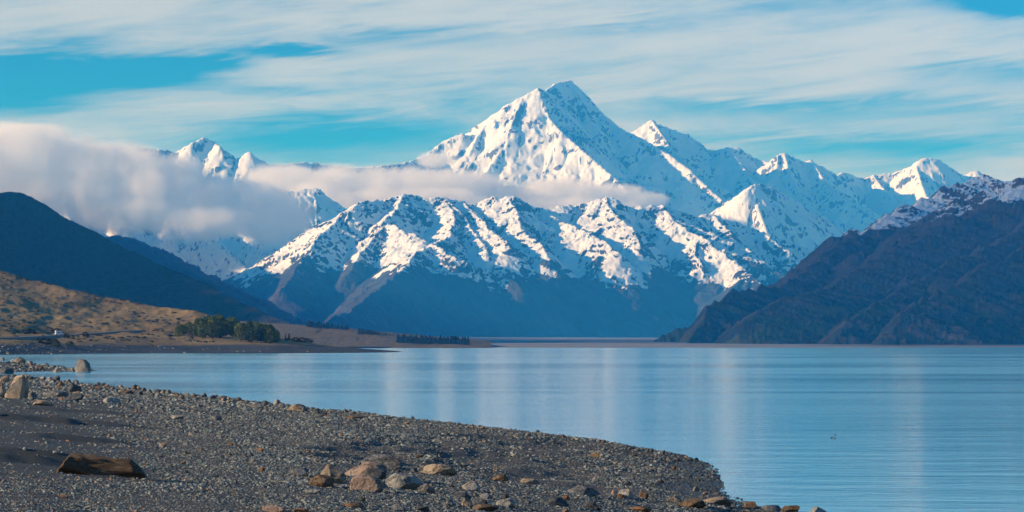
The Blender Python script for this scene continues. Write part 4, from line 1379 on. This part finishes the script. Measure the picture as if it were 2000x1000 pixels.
def duck_meshes():
    """body with tail, neck and head in one surface, swimming along +X"""
    path = [(-0.19, 0.085, 0.010), (-0.165, 0.07, 0.030), (-0.12, 0.045, 0.062), (-0.05, 0.03, 0.085), (0.03, 0.03, 0.088), (0.09, 0.045, 0.075), (0.125, 0.075, 0.052),
            (0.14, 0.105, 0.034), (0.145, 0.135, 0.028), (0.15, 0.16, 0.032), (0.158, 0.178, 0.034), (0.172, 0.188, 0.030), (0.19, 0.186, 0.020), (0.20, 0.182, 0.008)]
    v, f = [], []
    n = 12
    for i, (x, z, r) in enumerate(path):
        a, b = path[max(0, i - 1)], path[min(len(path) - 1, i + 1)]
        tx, tz = b[0] - a[0], b[1] - a[1]
        l_ = math.hypot(tx, tz)
        nx, nz = -tz / l_, tx / l_
        for j in range(n):
            q = 2 * math.pi * j / n
            v.append((x + nx * math.sin(q) * r * 0.8, math.cos(q) * r, z + nz * math.sin(q) * r * 0.8))
    for i in range(len(path) - 1):
        for j in range(n):
            a, b = i * n + j, i * n + (j + 1) % n
            f.append((a, b, b + n, a + n))
    f.append(tuple(range(n))[::-1])
    f.append(tuple(range((len(path) - 1) * n, len(path) * n)))
    bill = [(0.197, -0.012, 0.186), (0.197, 0.012, 0.186), (0.197, 0.012, 0.174), (0.197, -0.012, 0.174), (0.238, -0.011, 0.174), (0.238, 0.011, 0.174), (0.238, 0.011, 0.170), (0.238, -0.011, 0.170)]
    bf = [(0, 1, 5, 4), (1, 2, 6, 5), (2, 3, 7, 6), (3, 0, 4, 7), (4, 5, 6, 7), (0, 3, 2, 1)]
    return v, f, bill, bf


dv, df, bv, bf = duck_meshes()
for (px, py, rot, lab) in ((1623.5, 856.0, 1.1, 'leftmost of the three small dark ducks swimming on the lake'), (1630.3, 857.0, 2.2, 'nearest of the three small dark ducks swimming on the lake'), (1632.2, 850.6, 1.8, 'farthest of the three small dark ducks swimming on the lake')):
    Y = H * F / (py - HZ)
    r = bpy.data.objects.new('duck', None)
    COL.objects.link(r)
    tag(r, label=lab, cat='duck', group='ducks on the lake')
    r.location = ((px - 1000) / F * Y, Y, -0.005)
    r.rotation_euler = (0, 0, rot)
    r.scale = (0.62, 0.62, 0.62)
    simple('body', dv, df, m_duck, r)
    simple('bill', bv, bf, m_bill, r, smooth=False)

# ------------------------------------------------------------------ trees across the cove
def foliage_mat(name, a, b):
    m, t = new_mat(name)
    rnd = t.n('ShaderNodeObjectInfo').outputs['Random']
    tcf = t.n('ShaderNodeTexCoord').outputs['Object']
    n1 = t.noise(tcf, 0.9, 4, 0.65)
    c = t.mix(t.step(t.math('ADD', n1, t.math('MULTIPLY', t.math('SUBTRACT', rnd, 0.5), 0.3)), 0.3, 0.7), a, b)
    bs = t.n('ShaderNodeBsdfPrincipled', i={'Base Color': c, 'Roughness': 0.75})
    bs.inputs['Specular IOR Level'].default_value = 0.1
    t.n('ShaderNodeOutputMaterial', i={'Surface': bs.outputs[0]})
    return m


M_PINE = foliage_mat('pine needles', (0.05, 0.08, 0.018), (0.14, 0.165, 0.04))
M_CON = foliage_mat('dark conifer needles', (0.010, 0.016, 0.012), (0.022, 0.032, 0.02))
M_SHRUB = foliage_mat('shrub leaves', (0.045, 0.065, 0.02), (0.09, 0.11, 0.035))
M_SCRUB = foliage_mat('brown scrub', (0.035, 0.03, 0.02), (0.06, 0.05, 0.03))
M_TRUNK = wood('tree bark', (0.07, 0.05, 0.035), (0.11, 0.08, 0.06), (0.05, 0.035, 0.025))


def crown_mesh(name, h, rad, base, n, seed, mat, shape='round', leaf=0.55):
    """a crown of many small leaf clumps spread through its volume"""
    rg = np.random.default_rng(seed)
    lobes = rg.uniform(0.7, 1.15, 9)
    pts = []
    while len(pts) < n:
        q = rg.uniform(0, 1)
        a = rg.uniform(0, 6.283)
        if shape == 'round':
            rr = math.sin(math.pi * min(1, 0.12 + 0.86 * q)) ** 0.62
        else:
            rr = (1 - q) ** 0.85 * (0.75 + 0.35 * abs(math.sin(q * 22))) + 0.03
        lob = lobes[int((a / 6.283 * 3 + int(q * 3) * 3)) % 9]
        r = rad * rr * lob * math.sqrt(rg.uniform(0.25, 1))
        pts.append((math.cos(a) * r, math.sin(a) * r, base + (h - base) * q))
    v, f = [], []
    for p in pts:
        s = leaf * rg.uniform(0.6, 1.3)
        d1 = rg.normal(0, 1, 3)
        d1 /= np.linalg.norm(d1)
        d2 = np.cross(d1, rg.normal(0, 1, 3))
        d2 /= np.linalg.norm(d2) + 1e-6
        c = np.array(p)
        i0 = len(v)
        up = np.cross(d1, d2) * s * 0.35
        v += [tuple(c - d1 * s), tuple(c - d2 * s * 0.7 + up), tuple(c + d1 * s), tuple(c + d2 * s * 0.7 + up)]
        f += [(i0, i0 + 1, i0 + 2), (i0, i0 + 2, i0 + 3)]
    me = bpy.data.meshes.new(name)
    me.from_pydata(v, [], f)
    me.materials.append(mat)
    return me


def trunk_mesh(name, h, r, mat, seed):
    rg = np.random.default_rng(seed)
    v, f = [], []

    def limb(p0, p1, r0, r1):
        p0, p1 = np.array(p0), np.array(p1)
        d = p1 - p0
        d = d / np.linalg.norm(d)
        a = np.cross(d, (0.3, 0.9, 0.1))
        a /= np.linalg.norm(a)
        b = np.cross(d, a)
        n0 = len(v)
        for p, rr in ((p0, r0), (p1, r1)):
            for j in range(6):
                q = j * math.pi / 3
                v.append(tuple(p + (a * math.cos(q) + b * math.sin(q)) * rr))
        for j in range(6):
            f.append((n0 + j, n0 + (j + 1) % 6, n0 + 6 + (j + 1) % 6, n0 + 6 + j))
    limb((0, 0, -1.0), (0.1, 0, h * 0.5), r, r * 0.6)
    limb((0.1, 0, h * 0.5), (0, 0.1, h * 0.92), r * 0.6, r * 0.12)
    for k in range(9):
        q = rg.uniform(0.25, 0.85)
        a = rg.uniform(0, 6.283)
        l = h * 0.22 * (1.1 - q)
        limb((0.05, 0, h * q), (math.cos(a) * l, math.sin(a) * l, h * q + l * 0.5), r * 0.3, r * 0.06)
    me = bpy.data.meshes.new(name)
    me.from_pydata(v, [], f)
    me.materials.append(mat)
    return me


PINES = [(crown_mesh('crown', 1 * 15.0, 4.0 + k * 0.25, 1.6, 620, 300 + k, M_PINE, 'round', 0.62), trunk_mesh('trunk', 14.0, 0.35, M_TRUNK, 310 + k)) for k in range(5)]
SPRUCE = [(crown_mesh('crown', 13.0, 2.7, 0.8, 420, 330 + k, M_CON, 'cone', 0.5), trunk_mesh('trunk', 12.5, 0.3, M_TRUNK, 340 + k)) for k in range(4)]
BUSH = [crown_mesh('shrub', 2.0, 1.25, 0.0, 170, 350 + k, M_SHRUB, 'round', 0.26) for k in range(3)]
DBUSH = [crown_mesh('shrub', 2.0, 1.25, 0.0, 170, 360 + k, M_SCRUB, 'round', 0.26) for k in range(3)]


def tree(kind, X, Y, z, h, ref, lab, gr=None, cat='tree', wide=1.0):
    r = bpy.data.objects.new(kind, None)
    COL.objects.link(r)
    tag(r, label=lab, cat=cat, group=gr)
    r.location = (X, Y, z - 0.2)
    s = h / ref[2]
    r.scale = (s * wide, s * wide, s)
    r.rotation_euler = (0, 0, random.uniform(0, 6.28))
    link('crown', ref[0], parent=r)
    link('trunk', ref[1], parent=r)
    return r


tr_rng = np.random.default_rng(21)
ctop_x = [335, 350, 380, 410, 430, 455, 466, 476, 490, 515, 530, 542, 548]
ctop_y = [652, 634, 622, 615, 612, 616, 628, 628, 625, 630, 634, 644, 658]
for k in range(92):
    px = tr_rng.uniform(346, 541)
    Y = tr_rng.uniform(2090, 2290)
    X = (px - 1000) / F * Y
    z = float(bank_z(X, Y))
    ty = np.interp(px, ctop_x, ctop_y) + abs(tr_rng.normal(0, 6.0))
    top = H + (HZ - ty) / F * Y
    h = float(np.clip(top - z, 4.0, 20))
    ref = PINES[k % 5]
    tree('pine_tree', X, Y, z, h, (ref[0], ref[1], 15.0), 'bushy pine in the copse below the golden hill, ' + ('left end' if px < 385 else 'left half' if px < 430 else 'tallest middle part' if px < 465 else 'right half' if px < 510 else 'right end') + (', front side' if Y < 2160 else ', back side' if Y > 2225 else ', inside'), 'pines of the copse', wide=tr_rng.uniform(0.95, 1.25) * (15 / h) ** 0.35)
for px, py, hp, lab in ((400, 661, 9, 'small dark conifer alone on the grass in front of the copse, left one'), (430, 660, 14, 'dark conifer standing just in front of the middle of the copse'),
                        (558, 664, 12, 'dark pointed conifer in the pair right of the copse, left one'), (564.5, 665, 15, 'taller dark pointed conifer in the pair right of the copse'),
                        (510, 661, 6, 'tiny dark conifer at the right foot of the copse')):
    X, Y, z = on_bank(px, py)
    tree('conifer', X, Y, z, hp / F * Y, (SPRUCE[1][0], SPRUCE[1][1], 13.0), lab, wide=1.15)
# wind-break rows on the far slope: a few pixels each
CONE = [crown_mesh('conifer', 13.0, 2.9, 0.0, 200, 370 + k, M_CON, 'cone', 0.75) for k in range(5)]


def far_row(px0, px1, n, ridge_off, lab, gr, hp0, hp1, Dv, jit):
    xs_ = np.array([q[0] for q in farslope[0]])
    ys_ = np.array([q[1] for q in farslope[0]])
    for k in range(n):
        px = px0 + (px1 - px0) * (k + tr_rng.uniform(0, 1)) / n
        D = Dv + tr_rng.uniform(-jit, jit)
        base = np.interp(px, *ridge_off)
        X, Y, z = P(px, base, D)
        q_ = (px - px0) / (px1 - px0)
        o = link('conifer', CONE[k % 5], label=lab + (', left quarter' if q_ < 0.25 else ', left of its middle' if q_ < 0.5 else ', right of its middle' if q_ < 0.75 else ', right quarter'), cat='tree', group=gr)
        h = tr_rng.uniform(hp0, hp1) / F * D
        o.location = (X, Y, z - 1.0)
        o.scale = (h / 13 * 1.2, h / 13 * 1.2, (h + 1) / 13)
        o.rotation_euler = (0, 0, tr_rng.uniform(0, 6.28))


far_row(775, 916, 75, ([775, 850, 916], [668, 671, 674]), 'dark conifer in the long row reaching out to the lake head', 'conifers of the lakeside row', 10, 17, 4800, 50)
far_row(700, 772, 38, ([700, 740, 772], [653, 660, 667]), 'dark conifer in the row stepping down the brown slope', 'conifers of the slope row', 9, 13, 5090, 25)
far_row(598, 682, 36, ([598, 640, 682], [637, 642, 648]), 'dark conifer on the skyline of the brown slope', 'conifers on the slope skyline', 8, 13, 5285, 25)

# shrubs
for px, py, hp, wide, ref, lab in ((106, 676, 14, 1.5, BUSH[0], 'round green shrub below the parked van'), (137, 677, 11, 1.6, BUSH[1], 'round green shrub on the bank right of the van'), (130, 660, 9, 1.3, DBUSH[0], 'dark round bush on the road right beside the van'),
                                   (167, 657, 9, 1.5, DBUSH[1], 'dark bush where the road bends'), (88, 672, 12, 2.0, DBUSH[2], 'dark low scrub left of the green shrub on the bank'), (60, 652, 10, 2.2, DBUSH[0], 'dark scrub in the gully left of the van'),
                                   (110, 650, 9, 2.4, DBUSH[1], 'dark scrub on the slope above the van'), (590, 668, 9, 2.4, DBUSH[2], 'grey green scrub clump at the shore right of the conifers'), (603, 668, 8, 2.0, DBUSH[0], 'rightmost scrub clump on the shore beyond the conifers'), (578, 667, 9, 1.8, DBUSH[1], 'scrub clump just right of the pair of conifers')):
    X, Y, z = on_bank(px, py)
    o = link('shrub', ref, label=lab, cat='shrub')
    h = hp / F * Y
    o.location = (X, Y, z - 0.2)
    o.scale = (h / 2 * wide, h / 2 * wide, h / 2)
# scattered tussock and scrub over the hillside: nobody could count it
v, f = [], []
base_v, base_f = ICO[1]
n = 2000
Yt = tr_rng.uniform(1850, 2640, n)
Xt = (tr_rng.uniform(-140, 700, n) - 1000) / F * Yt
zt = bank_z(Xt, Yt)
dn = fbm(Xt / 60.0, Yt / 90.0, 4, 44)
ok = (zt > 7) & (tr_rng.uniform(-0.5, 0.5, n) < dn)
for X, Y, z in zip(Xt[ok], Yt[ok], zt[ok]):
    s = tr_rng.uniform(0.5, 1.7)
    i0 = len(v)
    jit = 1 + tr_rng.normal(0, 0.25, len(base_v))
    v += [(X + p[0] * s * 1.4 * j, Y + p[1] * s * 1.4 * j, z + p[2] * s * 0.8 * j) for p, j in zip(base_v, jit)]
    f += [tuple(i0 + q for q in p) for p in base_f]
me = bpy.data.meshes.new('scrub')
me.from_pydata(v, [], f)
me.materials.append(M_SCRUB)
link('scrub', me, kind='stuff')

# ------------------------------------------------------------------ camper van on the road
def pmat(name, c, r=0.4, sp=0.5):
    m, t = new_mat(name)
    nz = t.noise(t.n('ShaderNodeTexCoord').outputs['Object'], 3.0, 3)
    bs = t.n('ShaderNodeBsdfPrincipled', i={'Base Color': t.mix(nz, tuple(q * 0.85 for q in c), c), 'Roughness': r})
    bs.inputs['Specular IOR Level'].default_value = sp
    t.n('ShaderNodeOutputMaterial', i={'Surface': bs.outputs[0]})
    return m


M_VAN, M_GLS, M_TYRE, M_RED = pmat('white van paint', (0.8, 0.82, 0.84), 0.3), pmat('dark van glass', (0.015, 0.018, 0.022), 0.1), pmat('tyre rubber', (0.02, 0.02, 0.02), 0.8), pmat('red lamp', (0.4, 0.02, 0.02), 0.3)
vr = bpy.data.objects.new('camper_van', None)
COL.objects.link(vr)
tag(vr, label='white camper van on the road at the foot of the golden hill', cat='van')
X, Y, z = on_bank(115, 657.5)
vr.location = (X, Y, z + 1.1)
vr.rotation_euler = (0, 0, radians(28))


def prism(name, prof, w_, mat, y0=0.0, parent=None):
    parent = parent or vr
    n = len(prof)
    v = [(x, y0 - w_ / 2, z) for x, z in prof] + [(x, y0 + w_ / 2, z) for x, z in prof]
    f = [tuple(range(n)), tuple(range(2 * n - 1, n - 1, -1))] + [(i, n + i, n + (i + 1) % n, (i + 1) % n) for i in range(n)]
    me = bpy.data.meshes.new(name)
    me.from_pydata(v, [], f)
    me.materials.append(mat)
    o = link(name, me, parent=parent)
    md = o.modifiers.new('edge', 'BEVEL')
    md.width = 0.06
    md.segments = 2
    return o


prism('living_box', [(-2.6, 0.55), (1.0, 0.55), (1.0, 1.95), (1.9, 2.1), (1.95, 2.95), (-2.55, 3.05)], 2.25, M_VAN)
prism('cab', [(1.003, 0.5), (2.75, 0.5), (2.8, 1.15), (2.05, 1.3), (1.6, 2.0), (1.003, 1.93)], 2.0, M_VAN)
prism('windscreen', [(2.13, 1.32), (2.16, 1.34), (1.72, 2.02), (1.68, 2.0)], 1.75, M_GLS)
for sy in (-1, 1):
    prism('side_window', [(-1.6, 1.6), (0.4, 1.6), (0.4, 2.3), (-1.6, 2.3)], 0.03, M_GLS, y0=sy * 1.13)
    prism('cab_window', [(1.15, 1.3), (1.9, 1.3), (1.55, 1.85), (1.15, 1.85)], 0.03, M_GLS, y0=sy * 1.005)
    prism('tail_lamp', [(-2.64, 0.8), (-2.6, 0.8), (-2.6, 1.15), (-2.64, 1.15)], 0.2, M_RED, y0=sy * 0.9)
    for wx in (-1.6, 1.95):
        wh = prism('wheel', [(wx + 0.36 * math.cos(q * math.pi / 8), 0.36 + 0.36 * math.sin(q * math.pi / 8)) for q in range(16)], 0.24, M_TYRE, y0=sy * 0.95)
        prism('rim', [(wx + 0.2 * math.cos(q * math.pi / 6), 0.36 + 0.2 * math.sin(q * math.pi / 6)) for q in range(12)], 0.02, M_VAN, y0=sy * 1.085, parent=wh)
prism('rear_window', [(-2.62, 1.6), (-2.58, 1.6), (-2.565, 2.3), (-2.605, 2.3)], 1.3, M_GLS)

# ------------------------------------------------------------------ clouds lying on the range
def cloud_material(name, dens, step):
    m, t = new_mat(name)
    at = t.n('ShaderNodeAttribute', attribute_name='density').outputs['Fac']
    pv = t.n('ShaderNodeVolumePrincipled', i={'Color': (1.0, 1.0, 1.0, 1), 'Density': t.math('MULTIPLY', at, dens), 'Anisotropy': 0.0})
    pv.inputs['Density Attribute'].default_value = ''
    t.n('ShaderNodeOutputMaterial', i={'Volume': pv.outputs[0]})
    m.cycles.volume_step_rate = step
    return m


def cloud(name, blobs, dens, lab, vox=40.0, nscale=420.0, namp=1.0, seed=0.0, step=2.0, stretch=(1, 1, 1), edge=(0.02, 0.45), strands=0.0):
    B = []
    for (px, py, D, rx, ry, rz) in blobs:
        X, Y, Z = P(px, py, D * 1000)
        B.append((X, Y, Z, rx / F * D * 1000, rz * 1000.0, ry / F * D * 1000))
    B = np.array(B)
    lo = (B[:, :3] - B[:, 3:] * 1.25).min(0)
    hi = (B[:, :3] + B[:, 3:] * 1.25).max(0)
    cen = (lo + hi) / 2
    g = bpy.data.node_groups.new(name, 'GeometryNodeTree')
    g.interface.new_socket('Geometry', in_out='INPUT', socket_type='NodeSocketGeometry')
    g.interface.new_socket('Geometry', in_out='OUTPUT', socket_type='NodeSocketGeometry')
    N, Lk = g.nodes, g.links
    go = N.new('NodeGroupOutput')
    N.new('NodeGroupInput')

    def mth(op, a, b=None, clamp=False):
        n = N.new('ShaderNodeMath')
        n.operation = op
        n.use_clamp = clamp
        for k, q in enumerate((a, b)):
            if q is None:
                continue
            if isinstance(q, bpy.types.NodeSocket):
                Lk.new(q, n.inputs[k])
            else:
                n.inputs[k].default_value = q
        return n.outputs[0]

    def vm(op, a, b):
        n = N.new('ShaderNodeVectorMath')
        n.operation = op
        for k, q in enumerate((a, b)):
            if q is None:
                continue
            if isinstance(q, bpy.types.NodeSocket):
                Lk.new(q, n.inputs[k])
            else:
                n.inputs[k].default_value = q
        return n
    pos = N.new('GeometryNodeInputPosition').outputs[0]
    best = None
    for b in B:
        d = vm('SUBTRACT', pos, tuple(b[:3] - cen)).outputs[0]
        d = vm('DIVIDE', d, tuple(b[3:])).outputs[0]
        ln = vm('LENGTH', d, None).outputs['Value']
        e = mth('SUBTRACT', 1.0, ln)
        best = e if best is None else mth('MAXIMUM', best, e)

    def nz(scale, det, rough, st=(1, 1, 1), w_=0.0):
        q = vm('MULTIPLY', pos, tuple(s / scale for s in st)).outputs[0]
        n = N.new('ShaderNodeTexNoise')
        n.noise_dimensions = '4D'
        n.inputs['W'].default_value = seed + w_
        n.inputs['Scale'].default_value = 1.0
        n.inputs['Detail'].default_value = det
        n.inputs['Roughness'].default_value = rough
        n.inputs['Distortion'].default_value = 0.4
        Lk.new(q, n.inputs['Vector'])
        return mth('SUBTRACT', n.outputs[0], 0.5)
    n1 = nz(nscale, 8.0, 0.66, stretch)
    v = mth('ADD', best, mth('MULTIPLY', n1, 1.5 * namp))
    mr = N.new('ShaderNodeMapRange')
    mr.interpolation_type = 'SMOOTHSTEP'
    Lk.new(v, mr.inputs['Value'])
    mr.inputs['From Min'].default_value = edge[0]
    mr.inputs['From Max'].default_value = edge[1]
    # never reach the walls of the domain
    mr2 = N.new('ShaderNodeMapRange')
    mr2.interpolation_type = 'SMOOTHSTEP'
    Lk.new(best, mr2.inputs['Value'])
    mr2.inputs['From Min'].default_value = -0.18
    mr2.inputs['From Max'].default_value = 0.05
    den = mth('MULTIPLY', mr.outputs[0], mr2.outputs[0])
    vc = N.new('GeometryNodeVolumeCube')
    Lk.new(den, vc.inputs['Density'])
    vc.inputs['Min'].default_value = tuple(lo - cen)
    vc.inputs['Max'].default_value = tuple(hi - cen)
    for k, ax_ in enumerate('XYZ'):
        vc.inputs['Resolution ' + ax_].default_value = int(np.clip((hi - lo)[k] / vox, 8, 320))
    mt = cloud_material(name + ' vapour', dens, step)
    sm = N.new('GeometryNodeSetMaterial')
    sm.inputs['Material'].default_value = mt
    Lk.new(vc.outputs[0], sm.inputs['Geometry'])
    Lk.new(sm.outputs[0], go.inputs[0])
    vd_ = bpy.data.volumes.new(name)
    vd_.materials.append(mt)
    o = link(name, vd_, label=lab, cat='cloud')
    o.location = tuple(cen)
    md = o.modifiers.new('vapour', 'NODES')
    md.node_group = g
    return o


# bearing, row, distance km, half width px, half height px, half depth km
cloud('cloud_bank', [(-50, 325, 26.2, 150, 88, 0.8), (60, 318, 26.2, 170, 76, 0.8), (190, 338, 26.2, 160, 72, 0.8), (300, 365, 26.2, 140, 66, 0.75), (400, 388, 26.3, 130, 62, 0.7), (480, 400, 26.4, 120, 62, 0.7),
                     (90, 380, 26, 240, 62, 0.6), (250, 412, 26, 180, 48, 0.5), (390, 430, 26, 150, 44, 0.5), (530, 425, 26.3, 90, 66, 0.6), (0, 262, 26.6, 170, 24, 0.5)],
      0.0048, 'great bank of cloud pouring over the range on the left', vox=26.0, nscale=430.0, namp=1.15, seed=2.0, step=3.0, stretch=(1, 1, 0.75), edge=(0.03, 0.34))
cloud('cloud', [(560, 350, 30.5, 100, 34, 0.7), (650, 362, 30.5, 110, 42, 0.7), (740, 362, 30.5, 110, 40, 0.7), (830, 358, 30.5, 110, 36, 0.7), (920, 362, 30.5, 90, 34, 0.6), (700, 400, 30, 160, 36, 0.6), (850, 395, 30, 120, 32, 0.6), (620, 390, 30, 90, 44, 0.6), (850, 312, 33.6, 50, 16, 0.4)],
      0.0044, 'cream cloud behind the snowy ridge left of the highest peak', vox=30.0, nscale=360.0, namp=1.3, seed=7.0, step=3.0, edge=(0.02, 0.45))
cloud('cloud', [(1010, 382, 30.6, 80, 24, 0.5), (1090, 374, 30.6, 100, 30, 0.5), (1180, 380, 30.6, 90, 24, 0.5), (1255, 390, 30.6, 60, 16, 0.4), (1120, 400, 30.4, 140, 18, 0.4)],
      0.0050, 'low flat cloud lying across the foot of the highest peak', vox=26.0, nscale=300.0, namp=1.2, seed=11.0, step=3.0, edge=(0.02, 0.4))
# thin veil of cloud added unseen left of the frame, dimming the right shore
v, f = ICO[3]
me = bpy.data.meshes.new('cloud')
rr = 1 + 0.16 * noise3(v, 1.5, 4)
me.from_pydata((v * rr[:, None] * np.array([1700, 4800, 780])).tolist(), [], f)
m, t = new_mat('thin veil')
pv = t.n('ShaderNodeVolumePrincipled', i={'Color': (1.0, 1.0, 1.0, 1), 'Density': 0.00062})
t.n('ShaderNodeOutputMaterial', i={'Volume': pv.outputs[0]})
me.materials.append(m)
o = link('cloud', me, label='thin veil of cloud added unseen beyond the left edge to dim the sun', cat='cloud')
o.location = (-6400, 8900, 2750)

# ------------------------------------------------------------------ blue air over the lake
hv = np.array([(x, y, z) for x in (-30000, 30000) for y in (-3000, 66000) for z in (-25, 3700)], float)
me = bpy.data.meshes.new('haze')
me.from_pydata(hv.tolist(), [], [(0, 1, 3, 2), (4, 6, 7, 5), (0, 4, 5, 1), (2, 3, 7, 6), (0, 2, 6, 4), (1, 5, 7, 3)])
m, t = new_mat('blue air')
pv = t.n('ShaderNodeVolumePrincipled', i={'Color': (0.03, 0.40, 1.0, 1), 'Absorption Color': (1, 1, 1, 1), 'Density': 3.3e-5, 'Anisotropy': 0.0})
t.n('ShaderNodeOutputMaterial', i={'Volume': pv.outputs[0]})
me.materials.append(m)
link('haze', me, kind='stuff')
